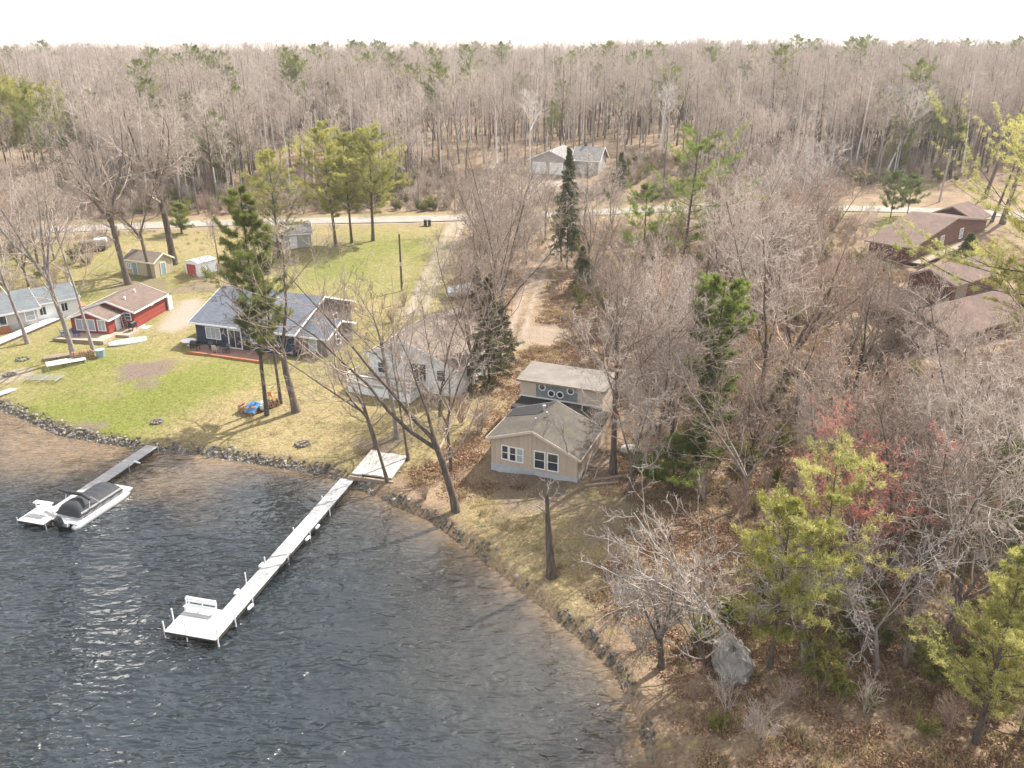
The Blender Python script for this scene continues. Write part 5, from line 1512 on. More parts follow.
# ---- the trees one can tell apart, from left to right
hb = hero_bare
hb('tall pale bare tree at the left edge before the pale cottage', 28, 343, 205, 11, -2.5, 'pale_bark', 'pale_twig', r0=.24, crown0=.3, n1=13, spread=1.15)
hb('big pale bare oak between the dock section and the woodpile', 75, 359, 165, 12, -2.6, 'pale_bark', 'pale_twig', r0=.30, fork=.5, nlead=4, n1=12, spread=1.25)
hb('slender bare tree right of the woodpile, before the red house', 94, 352, 185, 13, -2.5, 'pale_bark', 'pale_twig', r0=.20, crown0=.35, n1=12)
hb('bare oak with a thick trunk before the left end of the tan shed', 129, 284, 118, 14, -2.2, 'bark', 'pale_twig', r0=.42, fork=.45, nlead=4, n1=13, spread=1.2)
hb('dark forked bare tree rising before the tan shed wall', 151, 277, 150, 15, -1.5, 'bark', 'twig', r0=.30, fork=.36, nlead=2, n1=11)
hb('thick-trunked bare oak behind the gable end of the tan shed', 174, 264, 108, 16, -1.6, 'bark', 'pale_twig', r0=.52, fork=.55, nlead=5, n1=13, spread=1.3)
hb('small bare tree beside the white shed with the red door', 219, 264, 214, 17, 0, 'bark', 'twig', r0=.10, crown0=.3, n1=9)
hb('thick bare tree with heavy crooked limbs before the navy house', 297, 411, 256, 18, -2.4, 'bark', 'twig', r0=.36, fork=.42, nlead=3, n1=8, n2=5, n3=4, n4=3, spread=1.25, curve=.5)
hb('double-stemmed dark tree left of the white deck, leaning left', 377, 449, 325, 19, -2.6, 'bark', 'twig', r0=.2, fork=.30, nlead=3, n1=5, n2=5, n3=4, n4=3)
hb('straight pale trunk standing before the white deck railing', 397, 438, 278, 20, -1.4, 'pale_bark', 'twig', r0=.2, fork=.52, nlead=3, n1=6, n3=4, n4=3)
hb('thin dark tree at the right corner of the white deck', 409, 460, 330, 21, -1.0, 'bark', 'twig', r0=.13, crown0=.4, n1=9, n3=4, n4=3)
hb('thin dark tree growing through the white mat at the dock head', 389, 482, 345, 22, -2.8, 'bark', 'twig', r0=.15, crown0=.45, n1=8, n3=4, n4=3)
hb('big leaning bare tree on the bank left of the tan cottage', 457, 511, 285, 23, -5.0, 'bark', 'twig', r0=.30, fork=.36, nlead=3, n1=6, n2=5, n3=4, n4=3, spread=1.15, curve=-.3)
hb('second bare tree behind the leaning one on the bank', 452, 470, 318, 24, -1.0, 'bark', 'twig', r0=.16, fork=.35, nlead=3, n1=7, n3=4, n4=3)
hb('many-stemmed bare tree above the roof of the white house', 440, 416, 275, 25, .5, 'bark', 'twig', r0=.15, fork=.2, nlead=4, n1=9, n3=4, n4=3)
hb('tall bare tree hugging the right wall of the white house', 470, 392, 225, 26, .8, 'bark', 'twig', r0=.22, fork=.25, nlead=4, n1=12, n3=5)
hb('tall bare tree between the driveway and the leaf-strewn track', 500, 338, 178, 27, 0, 'bark', 'twig', r0=.22, fork=.3, nlead=4, n1=13)
hb('bare tree with dark limbs at the driveway mouth', 495, 300, 165, 28, -.5, 'bark', 'twig', r0=.20, fork=.3, nlead=4, n1=13)
hb('wide bare tree rising over the cottage roof', 613, 474, 288, 29, -.3, 'bark', 'twig', r0=.30, crown0=.42, n1=15, n2=7, n3=6, n4=4, spread=1.35, limb=.42)
hb('short stubby-topped trunk on the shore below the cottage', 552, 576, 476, 30, -.5, 'bark', 'silver_wood', r0=.36, crown0=.62, n1=6, n2=3, n3=2, n4=0, spread=.5)
hb('bare tree with pale twigs right of the cottage steps', 652, 478, 322, 31, .6, 'bark', 'pale_twig', r0=.20, fork=.35, nlead=3, n1=13, n3=6, spread=1.25)
hb('bare tree standing behind the shadow streaks on the slope', 628, 500, 360, 32, .5, 'bark', 'pale_twig', r0=.18, fork=.3, nlead=3, n1=11, n3=5, spread=1.2)
hb('dark leaning bare tree on the right-hand wooded slope', 782, 392, 238, 33, 2.0, 'bark', 'tan_twig', r0=.42, fork=.28, nlead=4, n1=11, n2=6, n3=5, n4=3, spread=1.45)
hb('tall bare tree in the thicket with trunk slanting right', 829, 450, 285, 34, 3.0, 'bark', 'twig', r0=.26, fork=.45, nlead=3, n1=13, n3=6)
hb('slanting bare tree beside the one in the thicket', 843, 452, 330, 35, 3.0, 'bark', 'twig', r0=.20, fork=.5, nlead=3, n1=11, n3=5)
hb('dark bare trunk pair root left of the brown-roofed house', 925, 568, 372, 36, 1.5, 'bark', 'pale_twig', r0=.26, fork=.25, nlead=3, n1=13, n3=6, spread=1.35)
hb('grey bare tree with a dense twig crown before the brown houses', 905, 470, 372, 37, 1.0, 'bark', 'pale_twig', r0=.24, fork=.3, nlead=4, n1=14, n3=7, spread=1.35)
hb('grey bare tree with a spreading crown at the right edge', 985, 505, 405, 38, 1.5, 'bark', 'pale_twig', r0=.26, fork=.3, nlead=4, n1=14, n3=7, spread=1.3)
hb('silver dead tree leaning left over the boulder', 757, 668, 548, 39, -6.5, 'silver_wood', 'silver_wood', r0=.18, fork=.5, nlead=4, n1=9, n2=4, n3=3, n4=2, spread=1.35, rmin=.02, up=.02)
hb('silver dead tree with twisted limbs in the lower thicket', 805, 662, 540, 40, -1.5, 'silver_wood', 'silver_wood', r0=.17, fork=.45, nlead=4, n1=9, n2=5, n3=4, n4=2, spread=1.5, rmin=.018, up=.02)
hb('low pale dead tree at the bottom right of the thicket', 878, 672, 560, 41, -1.5, 'silver_wood', 'silver_wood', r0=.14, fork=.4, nlead=3, n1=9, n2=5, n3=4, n4=3, spread=1.4, rmin=.018, up=.03)
hb('bare stem cluster on the shore slope at the bottom', 705, 668, 575, 42, -1.3, 'bark', 'pale_twig', r0=.12, fork=.15, nlead=4, n1=7, n3=4, n4=3)
hb('dark bare trunk at the water side of the boulder', 662, 668, 592, 43, -.6, 'bark', 'silver_wood', r0=.24, fork=.4, nlead=3, n1=9, n2=5, n3=4, n4=3, spread=1.2)
hb('grey bare tree with dense twigs low at the right', 945, 640, 470, 44, 1.0, 'bark', 'pale_twig', r0=.2, fork=.25, nlead=4, n1=12, n3=6, spread=1.4)
hb('birch with a white forked trunk over the hillside twigs', 791, 250, 148, 45, 3.0, 'birch_bark', 'white_twig', r0=.22, fork=.35, nlead=3, n1=11, name='birch_tree')
hb('birch with a slim white trunk left of the forked one', 779, 252, 160, 46, -3, 'birch_bark', 'white_twig', r0=.18, fork=.45, nlead=3, n1=10, name='birch_tree')
hb('white birch trunk among the red twigs behind the pine', 758, 240, 175, 47, -2.2, 'birch_bark', 'white_twig', r0=.16, fork=.45, nlead=3, n1=9, name='birch_tree')
hb('tall bare tree with a forked trunk at the right road bend', 1002, 224, 100, 48, 2.0, 'bark', 'twig', r0=.42, fork=.6, nlead=3, n1=11)
hb('tall dark trunk leaning right behind the gravel road', 984, 198, 96, 49, 3.5, 'bark', 'twig', r0=.38, crown0=.55, n1=11)
hb('dark thin trunk just left of the forked one at the bend', 991, 222, 120, 50, 3, 'bark', 'twig', r0=.24, crown0=.6, n1=9)
for k, (px, py, yt, dx) in enumerate(((866, 160, 84, 3), (877, 168, 86, 4), (884, 178, 90, 5.5), (893, 165, 82, 6), (530, 190, 92, 0), (668, 152, 84, -.5), (660, 158, 88, .5))):
    hb(('white birch leaning right behind the hillside, leftmost of four', 'white birch leaning right, second of four above the brown house', 'white birch leaning most, third of four, nearest the road', 'white birch, rightmost of four in the back wood', 'thin white birch at the left corner of the grey house', 'white birch in the back wood above the tall open pine', 'thin white birch left of the other above the tall open pine')[k],
       px, py, yt, 60 + k, dx, 'birch_bark', 'white_twig', r0=.24, crown0=.6, n1=9, name='birch_tree', n4=3, spread=.8)

# conifers
hp = hero_pine
hp('left pine of the slim pair over the blue tarp', 267, 415, 190, 101, 'pine_needle', r0=.22, crown0=.30, width=3.0, nbr=72, lean=(-.1, .3), dens=1.4)
hp('right pine of the slim pair, shorter and darker', 281, 403, 232, 102, 'pine_needle', r0=.17, crown0=.35, width=2.4, nbr=36, lean=(-.5, 0), dens=1.0)
hp('sunny yellow-green pine behind the grey garage, rising over the slim pair', 279, 258, 150, 126, 'yellow_pine_needle', r0=.24, crown0=.2, width=4.6, nbr=58, dens=1.15)
hp('sunny pine on the far lawn, leftmost of the roadside trio', 336, 247, 127, 103, 'yellow_pine_needle', r0=.26, crown0=.26, width=5.4, nbr=70, lean=(-.8, 0), dens=1.35)
hp('middle pine of the roadside trio', 352, 243, 135, 104, 'yellow_pine_needle', r0=.22, crown0=.3, width=4.2, nbr=56, lean=(-.4, 0), dens=1.2)
hp('right pine of the roadside trio, with the widest crown', 373, 241, 132, 105, 'yellow_pine_needle', r0=.28, crown0=.28, width=6.0, nbr=76, lean=(.3, 0), dens=1.35)
hp('tall open pine with long tufted branches behind the slope', 677, 304, 133, 106, 'green_pine_needle', r0=.28, crown0=.34, width=5.6, nbr=38, lean=(1.2, 0), dens=1.25, gaps=.5)
hp('shorter open pine left of the tall one', 641, 300, 184, 107, 'green_pine_needle', r0=.2, crown0=.22, width=3.4, nbr=34, dens=1.1, gaps=.4)
hp('small pine between the two open pines', 653, 292, 222, 108, 'pine_needle', r0=.15, crown0=.15, width=2.6, nbr=30)
hp('pine with a dense rounded top beside the cottage', 697, 482, 286, 109, 'green_pine_needle', r0=.24, crown0=.10, width=2.2, nbr=120, lean=(.7, 0), top='ball', dens=1.6, gaps=.2, bl=.24)
hp('low bushy young pine at the foot of the dense-topped one', 672, 492, 440, 110, 'green_pine_needle', r0=.1, crown0=.05, width=3.4, nbr=40, top='cone', dens=1.2)
hp('yellow-green pine in the lower thicket before the red buds', 806, 662, 456, 111, 'young_pine_needle', r0=.16, crown0=.22, width=3.4, nbr=34, dens=.8, gaps=.8)
hp('second thin yellow-green pine left of the red buds', 770, 668, 500, 112, 'yellow_pine_needle', r0=.16, crown0=.2, width=3.2, nbr=40, dens=1.0, gaps=.5)
hp('pale green young pine at the bottom right corner', 975, 742, 548, 113, 'young_pine_needle', r0=.16, crown0=.1, width=3.4, nbr=52, top='cone', dens=1.1, gaps=.4, bl=.24)
hp('pale green young pine at the right edge below the dark one', 1022, 735, 545, 114, 'young_pine_needle', r0=.16, crown0=.1, width=3.2, nbr=48, top='cone', dens=1.1, gaps=.4, bl=.24)
hp('dark green pine at the right edge above the pale young ones', 1012, 600, 455, 115, 'dark_pine_needle', r0=.2, crown0=.1, width=4.4, nbr=54, dens=1.1)
hp('large pine at the right edge whose boughs cross the brown roofs', 1030, 425, 140, 116, 'young_pine_needle', r0=.34, crown0=.28, width=11.0, nbr=80, top='plume', dens=2.0, gaps=.45)
hp('dark spruce with a pointed top before the grey house', 567, 268, 147, 117, 'spruce_needle', 'spruce_tree', spruce, width=2.8, nbr=170, twigm='bark', crown0=.15)
hp('small spruce beneath the pointed one', 582, 292, 246, 118, 'spruce_needle', 'spruce_tree', spruce, width=1.9, nbr=90, r0=.09)
hp('short dark spruce in the wood right of the grey house', 620, 190, 152, 119, 'spruce_needle', 'spruce_tree', spruce, width=2.2, nbr=90, r0=.1)
hp('small blue-green spruce at the wall of the dark red house', 966, 262, 233, 120, 'spruce_needle', 'spruce_tree', spruce, width=2.2, nbr=100, r0=.09)
hp('shaggy cedar right of the white house', 489, 384, 275, 121, 'cedar_leaf', 'cedar_tree', spruce, width=2.8, nbr=110, r0=.14, twigm='bark', droop=-.02)
hp('second shaggy cedar behind the first, by the covered boat', 478, 352, 266, 122, 'cedar_leaf', 'cedar_tree', spruce, width=1.8, nbr=80, r0=.1, twigm='bark', droop=-.02)
hp('third cedar closest to the leaf-strewn track', 501, 362, 300, 123, 'cedar_leaf', 'cedar_tree', spruce, width=2.2, nbr=80, r0=.1, twigm='bark', droop=-.02)
hp('young pine left of two saplings by the dark red house', 890, 220, 172, 124, 'dark_pine_needle', r0=.1, crown0=.2, width=2.6, nbr=32)
hp('young pine right of two saplings by the dark red house', 907, 216, 176, 125, 'dark_pine_needle', r0=.1, crown0=.2, width=2.6, nbr=32)
for k, (px, py, yt, w, nd) in enumerate(((8, 172, 80, 9, 'yellow_pine_needle'), (26, 166, 84, 8, 'yellow_pine_needle'), (45, 170, 88, 8, 'yellow_pine_needle'), (66, 164, 92, 6, 'yellow_pine_needle'), (100, 150, 92, 4, 'pine_needle'),
                                          (858, 150, 82, 3.6, 'pine_needle'), (897, 178, 120, 3, 'pine_needle'), (952, 162, 96, 4, 'pine_needle'), (722, 140, 88, 3.4, 'pine_needle'), (182, 234, 205, 2.2, 'pine_needle'), (398, 196, 176, 2.4, 'yellow_pine_needle'), (375, 205, 178, 2.6, 'yellow_pine_needle'))):
    hp(('yellowish pine at the top left corner of the wood', 'yellowish pine second from the top left corner', 'yellowish pine third from the top left corner', 'yellowish pine fourth from the top left corner', 'green pine right of the yellowish group at top left', 'green pine left of the white birches in the back wood', 'narrow pine behind the white birches', 'pine in the wood behind the pale utility pole', 'pine in the back wood right of the tall open pine', 'small pine at the roadside above the white shed', 'small yellowish bush pine behind the roadside trio, right', 'small yellowish bush pine behind the roadside trio, left')[k],
       px, py, yt, 140 + k, nd, r0=.2, crown0=.12 if k > 8 else .2, width=w, nbr=64 if k < 4 else 40, dens=1.5 if k < 4 else 1.0)

# ------------------------------------------------------------------ woods
HOUSES = [np.array(h) for h in ALLH]


def free(X, Y, trees=3.0, road=5.5):
    ok = line_d(ROADL, X, Y) > road
    ok &= (line_d(DRIVE1, X, Y) > 3.2) & (line_d(DRIVE2, X, Y) > 2.4) & (line_d(DRIVE3, X, Y) > 3)
    for h in HOUSES: ok &= poly_sd(h, X, Y) < -.8
    ok &= (poly_sd(YARD3, X, Y) < 0) & (poly_sd(PARK, X, Y) < 0)
    ok &= poly_sd(LAKE, X, Y) < -2.5
    if trees:
        for x, y, r in TREES_AT: ok &= np.hypot(X - x, Y - y) > trees
    return ok


def scatter_in(poly, n, dmin, seed, road=6.0, trees=2.2, extra=None, power=1.0):
    rg = np.random.default_rng(seed); poly = np.asarray(poly)
    lo, hi = poly.min(0), poly.max(0); out = []
    C = lo + (hi - lo) * rg.random((n * 60, 2))
    ok = (poly_sd(poly, C[:, 0], C[:, 1]) > 0) & free(C[:, 0], C[:, 1], trees, road)
    if extra is not None: ok &= extra(C[:, 0], C[:, 1])
    for c in C[ok]:
        if all((c[0] - o[0]) ** 2 + (c[1] - o[1]) ** 2 > dmin * dmin for o in out):
            out.append(c)
            if len(out) >= n: break
    return out


def proto(seed, bark, twig, **kw):
    tr, cr = bare_tree(seed, **kw)
    return tr.mesh('trunk', [M(bark)]), cr.mesh('crown', [M(twig)])


SLIM = [proto(300 + k, 'bark' if k % 3 else 'pale_bark', 'pale_twig', H=17.5, r0=.17 + .02 * (k % 3), crown0=.42 + .04 * (k % 4), n1=14, n2=6, n3=5, n4=3, rmin=.015, limb=.27, spread=.85, up=.16) for k in range(6)]
FORKED = [proto(320 + k, 'bark', 'pale_twig', H=16.5, r0=.2, fork=.4 + .06 * k, nlead=3, n1=12, n2=6, n3=5, n4=3, rmin=.015, spread=.9) for k in range(3)]
BUSHY = [proto(340 + k, 'bark' if k % 2 else 'pale_bark', ('twig', 'pale_twig', 'tan_twig')[k % 3], H=11.5, r0=.19, fork=.22 + .05 * k, nlead=3 + k % 2, n1=11, n2=6, n3=5, n4=2, rmin=.016, spread=1.1) for k in range(6)]


def clear_view(x, y, h, boxes=((846, 1030, 262), (900, 1030, 345), (528, 590, 168))):
    P = (x, y, tz(x, y)); u0, v0 = proj(P); u1, v1 = proj((x, y, P[2] + h))
    return all(not (a - 16 < u1 < b + 16 and v1 < lim and v0 > 176) for a, b, lim in boxes)


def copies(protos, pts, label, group, hmin, hmax, seed, name='bare_tree'):
    rg = random.Random(seed)
    for x, y in pts:
        a_, b_ = protos[rg.randrange(len(protos))]
        s_ = rg.uniform(hmin, hmax)
        t = thing(name, label, 'tree', (x, y, tz(x, y) - .05), rg.uniform(0, 6.28), group)
        t.scale = (s_ * rg.uniform(.9, 1.1), s_ * rg.uniform(.9, 1.1), s_); t.rotation_euler = (rg.uniform(-.05, .05), rg.uniform(-.05, .05), rg.uniform(0, 6.28))
        link('trunk', a_, t); link('crown', b_, t)


BACK = [(-112, 166), (-60, 164), (-10, 166), (40, 176), (95, 186), (140, 190), (150, 232), (-140, 232)]
SLOPEW = P2([(604, 226), (735, 222), (860, 224), (868, 262), (905, 300), (905, 345), (930, 400), (1045, 470), (1060, 640), (1000, 700), (900, 640), (852, 560), (760, 520), (660, 470), (632, 400), (600, 330), (575, 270)])
LEFTW = P2([(-60, 236), (60, 232), (112, 240), (86, 262), (60, 285), (0, 300), (-80, 312)])
LEFTB = P2([(-140, 176), (-20, 168), (110, 168), (150, 205), (130, 218), (-120, 226)])
MIDW = P2([(478, 226), (585, 218), (610, 232), (575, 270), (545, 300), (548, 262), (570, 232), (520, 270), (500, 300), (478, 296), (468, 262)])
pts = [q for q in scatter_in(BACK, 150, 3.8, 1, 9) if clear_view(q[0], q[1], 16, ((528, 590, 168), (-60, 66, 150)))][:130]
copies(SLIM + FORKED, pts, 'slim bare grey tree in the front rows of the wood behind the road', 'bare trees of the wood behind the road', .85, 1.15, 1)
pts2 = [q for q in scatter_in(SLOPEW, 150, 2.8, 2, 6) if clear_view(q[0], q[1], 10.5)][:100]
pts2 = [q for k, q in enumerate(pts2) if not (q[0] < 30 and q[1] > 98 and k % 3) and math.hypot(q[0] - 27, q[1] - 78) > 5][:86]
copies(BUSHY + FORKED[:1], pts2, 'bare twiggy tree in the dense stand on the right-hand slope', 'bare trees on the right-hand slope', .75, 1.15, 2)
pts3 = scatter_in(LEFTW, 16, 4.5, 3, 6)
copies(FORKED + BUSHY, pts3, 'pale bare tree in the thicket beyond the pale cottage at the left', 'bare trees beyond the pale cottage', .8, 1.1, 3)
pts4 = [q for q in scatter_in(MIDW, 24, 2.6, 4, 5) if clear_view(q[0], q[1], 11, ((520, 592, 172),))][:16]
copies(BUSHY + SLIM[:2], pts4, 'thin bare tree in the strip between driveway and leaf-strewn track', 'bare trees between driveway and track', .75, 1.1, 4)
for q in pts + pts2 + pts3 + pts4: TREES_AT.append((q[0], q[1], 1.5))


def joined(parts, name):
    """one mesh from several Geo with a material each (source of the stuff scatters)"""
    V = []; Q = []; mi = []; tn = []; n = 0; mats = []
    tri = []
    for g, mt_ in parts:
        if g.n == 0: continue
        k = len(mats); mats.append(M(mt_)); V += g.V
        for q in g.Q: pass
        allq = np.concatenate(g.Q) + n; Q.append(allq); mi.append(np.full(len(allq), k)); tn += g.tint; n += g.n
    return np_mesh(name, np.concatenate(V), np.concatenate(Q), mats, np.concatenate(mi), tint=np.concatenate(tn))


def stuff(name, label, P3, meshes, smin, smax, seed, tilt=.0):
    """one object of countless instances (geometry nodes)"""
    rg = np.random.default_rng(seed); n = len(P3)
    me = bpy.data.meshes.new(name); me.vertices.add(n); me.vertices.foreach_set('co', np.asarray(P3, np.float32).ravel())
    for nm, arr in (('scl', rg.uniform(smin, smax, n)),):
        a = me.attributes.new(nm, 'FLOAT', 'POINT'); a.data.foreach_set('value', (smin + (smax - smin) * ((arr - smin) / (smax - smin)) ** 1.6).astype(np.float32))
    a = me.attributes.new('rotv', 'FLOAT_VECTOR', 'POINT'); rv = np.stack([rg.normal(0, tilt, n), rg.normal(0, tilt, n), rg.uniform(0, 6.28, n)], -1); a.data.foreach_set('vector', rv.astype(np.float32).ravel())
    a = me.attributes.new('vid', 'INT', 'POINT'); a.data.foreach_set('value', rg.integers(0, len(meshes), n).astype(np.int32))
    c = bpy.data.collections.new(name + '_source')
    for m_ in meshes:
        o_ = bpy.data.objects.new(m_.name, m_); c.objects.link(o_)
    o = link(name, me)
    ng = bpy.data.node_groups.new(name, 'GeometryNodeTree')
    ng.interface.new_socket('Geometry', in_out='INPUT', socket_type='NodeSocketGeometry'); ng.interface.new_socket('Geometry', in_out='OUTPUT', socket_type='NodeSocketGeometry')
    gi = ng.nodes.new('NodeGroupInput'); go = ng.nodes.new('NodeGroupOutput')
    ci = ng.nodes.new('GeometryNodeCollectionInfo'); ci.inputs['Collection'].default_value = c; ci.inputs['Separate Children'].default_value = True; ci.inputs['Reset Children'].default_value = True
    ip = ng.nodes.new('GeometryNodeInstanceOnPoints'); ip.inputs['Pick Instance'].default_value = True

    def na(nm, dt):
        q = ng.nodes.new('GeometryNodeInputNamedAttribute'); q.data_type = dt; q.inputs['Name'].default_value = nm
        return [s for s in q.outputs if s.enabled and s.name == 'Attribute'][0]
    er = ng.nodes.new('FunctionNodeEulerToRotation')
    L_ = ng.links.new
    L_(gi.outputs[0], ip.inputs['Points']); L_(ci.outputs[0], ip.inputs['Instance']); L_(na('vid', 'INT'), ip.inputs['Instance Index'])
    L_(na('rotv', 'FLOAT_VECTOR'), er.inputs[0]); L_(er.outputs[0], ip.inputs['Rotation']); L_(na('scl', 'FLOAT'), ip.inputs['Scale'])
    L_(ip.outputs[0], go.inputs[0])
    md = o.modifiers.new('scatter', 'NODES'); md.node_group = ng
    return tag(o, label, None, None, 'stuff')


def on_ground(X, Y, dz=-.03): return np.stack([X, Y, terrain(X, Y) + dz], -1)


# the deep wood, past the trees one can count
FAR = []
for k in range(5):
    tr, cr = bare_tree(400 + k, H=17.5, r0=.17, crown0=.42 + .04 * k, n1=13, n2=5, n3=4, n4=3, rmin=.017, limb=.27, spread=.85, up=.16)
    FAR.append(joined([(tr, 'pale_bark' if k % 2 else 'bark'), (cr, 'pale_twig')], 'wood_tree'))
tr, cr = bare_tree(420, H=18.5, r0=.18, crown0=.6, n1=10, n2=5, n3=4, n4=3, rmin=.017, limb=.25, spread=.8, up=.16)
FARB = FAR[:]
FARB.append(joined([(tr, 'birch_bark'), (cr, 'pale_twig')], 'wood_birch'))
tr, cr, brn = pine(421, H=18, width=4, nbr=40); FARP = joined([(tr, 'pine_bark'), (brn, 'pine_bark'), (cr, 'pine_needle')], 'wood_pine')
rg = np.random.default_rng(77)
Xs = rg.uniform(-1, 1, 34000); Ys = 1 - np.sqrt(rg.random(34000)); Ys = 176 + Ys * 1150; Xs = Xs * (70 + Ys * .68)
keepf = free(Xs, Ys, 0, 10) & ((Ys > 232) | ((poly_sd(np.array(BACK), Xs, Ys) > 0) & (rg.random(34000) < .22)) | ((Xs < -55) & (Xs > -92) & (Ys > 176)) | ((Xs < -92) & (Ys > 228))  | ((Xs > 60) & (Ys > 195)))
keepf &= rg.random(34000) < np.where(Ys < 420, 1.0, .55)
keepf &= ~((np.abs(Xs - 12) < 26) & (Ys < 205))
keepf &= (vnoise(Xs, Ys, 38, 31) + .35 * vnoise(Xs, Ys, 11, 32) > .42) | (Ys < 240)
Xs, Ys = Xs[keepf], Ys[keepf]
stuff('wood', 'deep leafless wood stretching back from the road to the horizon', on_ground(Xs, Ys), FARB * 3 + [FARP], .6, 1.2, 5, .04)

# brush and saplings under the trees
BR = []
for k in range(5):
    s_, l_ = bush(500 + k, 2.0 + .4 * k, 9, .011); BR.append(joined([(s_, 'brush_twig' if k % 2 else 'pale_twig')], 'brush'))
s_, l_ = bush(510, 2.0, 8, .011, 3); BRG = joined([(s_, 'brush_twig'), (l_, 'bush_leaf')], 'brush_green')
UND = [np.array(BACK), SLOPEW, LEFTW, MIDW, LEFTB]
n_ = 17000
Xs = rg.uniform(-100, 95, n_); Ys = rg.uniform(34, 205, n_)
w_ = np.zeros(n_, bool)
for p_ in UND: w_ |= poly_sd(p_, Xs, Ys) > -1.5
LOWER = P2([(610, 560), (700, 560), (860, 560), (1050, 640), (1060, 800), (664, 800), (645, 700)])
w_ |= poly_sd(LOWER, Xs, Ys) > 0
w_ &= free(Xs, Ys, 0, 7) & (rg.random(n_) < np.where(Ys > 160, 1.0, .5)) & (vnoise(Xs, Ys, 7, 12) > np.where(Ys > 160, .2, .38))
stuff('undergrowth', 'leafless brush and saplings filling the woods', on_ground(Xs[w_], Ys[w_]), BR + BR[:2] + [BRG, BRG], .55, 1.25, 6, .08)

# dead grass tufts and leaf litter on the bank and the rough ground
def tuft_mesh(seed, n, h, w, mt_, flat=False):
    r_ = np.random.default_rng(seed); g_ = Geo()
    c = np.concatenate([r_.normal(0, .16, (n, 2)), np.zeros((n, 1))], 1)
    if flat: c = np.concatenate([r_.uniform(-.6, .6, (n, 2)), r_.uniform(0.01, .06, (n, 1))], 1); d = unit(r_.normal(0, 1, (n, 3)) * [1, 1, .35])
    else: d = unit(r_.normal(0, .35, (n, 3)) + [0, 0, 1])
    g_.add(*tufts(r_, c, d, 2, h, w, .3, r_.uniform(.1, .95, n)))
    return joined([(g_, mt_)], 'tuft')


TU = [tuft_mesh(600 + k, 26, .32, .035, 'dry_blade') for k in range(3)]
LI = [tuft_mesh(610 + k, 40, .16, .13, 'litter_leaf', True) for k in range(3)]
n_ = 60000
Xs = rg.uniform(-75, 80, n_); Ys = rg.uniform(30, 150, n_); dd = -poly_sd(LAKE, Xs, Ys)
g_, gn_, d_, gv_ = ground_zones(Xs, Ys)
okb = (dd > .4) & free(Xs, Ys, 0, 4.5) & (gv_ < .3)
bank = okb & (((dd < 4.5) & (Xs > -14)) | ((dd < 1.6) & (Xs <= -14)) | ((g_ < .4) & (vnoise(Xs, Ys, 5, 21) > .45)) | ((g_ >= .4) & (gn_ < .3) & (rg.random(n_) < .04)))
b1 = bank & (rg.random(n_) < .55)
stuff('dry_grass', 'tufts of dead grass on the bank and rough ground', on_ground(Xs[b1], Ys[b1], -.01), TU, .6, 1.5, 7, .1)
b2 = okb & (g_ < .55) & (Ys < 125) & (rg.random(n_) < .75)
stuff('leaf_litter', 'fallen brown leaves under the bare trees', on_ground(Xs[b2], Ys[b2], 0.0), LI, .7, 1.3, 8, .05)

# riprap along the lawn shore
rk = []
for k in range(4):
    m_ = MB(); m_.blob((0, 0, 0), (.34, .26, .2), 700 + k, .22, (8, 5)); rk.append(mesh_from('rock', m_.v, m_.f, [M(('stone', 'dark_stone', 'stone', 'pale_stone')[k])]))
sl_ = np.array([tuple(at(x, y)[:2]) for x, y in [(-60, 398)] + SHORE_PX[:13]])
seg = np.r_[0, np.cumsum(np.hypot(*np.diff(sl_, axis=0).T))]
n_ = 3000
s_ = rg.uniform(0, seg[-1], n_) ** 1.0; o_ = rg.normal(0, .3, n_)
sx = np.interp(s_, seg, sl_[:, 0]); sy = np.interp(s_, seg, sl_[:, 1])
i_ = np.clip(np.searchsorted(seg, s_) - 1, 0, len(sl_) - 2); dv = unit(sl_[i_ + 1] - sl_[i_]); nx_, ny_ = -dv[:, 1], dv[:, 0]
X_, Y_ = sx + nx_ * (o_ + .25), sy + ny_ * (o_ + .25)
thin = rg.random(n_) < np.where(X_ > -11.5, .06, 1)
stuff('riprap', 'grey and pale rocks lining the lawn shore', on_ground(X_[thin], Y_[thin], .02), rk, .15, .75, 9, .5)

n_ = 900
s2_ = rg.uniform(np.interp(-10.5, sl_[:, 0], seg), seg[-1] + 0, n_); lx_ = np.array([tuple(at(x, y)[:2]) for x, y in SHORE_PX[9:]])
sg2 = np.r_[0, np.cumsum(np.hypot(*np.diff(lx_, axis=0).T))]; s2_ = rg.uniform(0, sg2[-1], n_)
sx = np.interp(s2_, sg2, lx_[:, 0]); sy = np.interp(s2_, sg2, lx_[:, 1]); o_ = rg.normal(0, .16, n_)
kp = vnoise(sx, sy, 2.5, 41) > .35
dk_ = []
for k in range(3):
    m_ = MB(); m_.blob((0, 0, 0), (.3, .22, .18), 720 + k, .25, (7, 4)); dk_.append(mesh_from('bank_stone', m_.v, m_.f, [M('dark_stone' if k else 'stone')]))
stuff('bank_stones', 'small dark stones and roots along the undercut wooded bank', on_ground(sx[kp] + o_[kp] + .1, sy[kp] + o_[kp] + .1, .0), dk_, .15, .6, 13, .5)

# shrubs one can tell apart
def shrub(name, label, px, py, H, seed, twig, leaf=None, leafn=3, n=12, group=None, spread=.5):
    P = G(px, py); s_, l_ = bush(seed, H, n, .012, leafn if leaf else None, spread)
    return plant(name, label, 'shrub', P, [('stems', s_, [twig], 0)] + ([('leaves', l_, [leaf], 0)] if leaf else []), group)


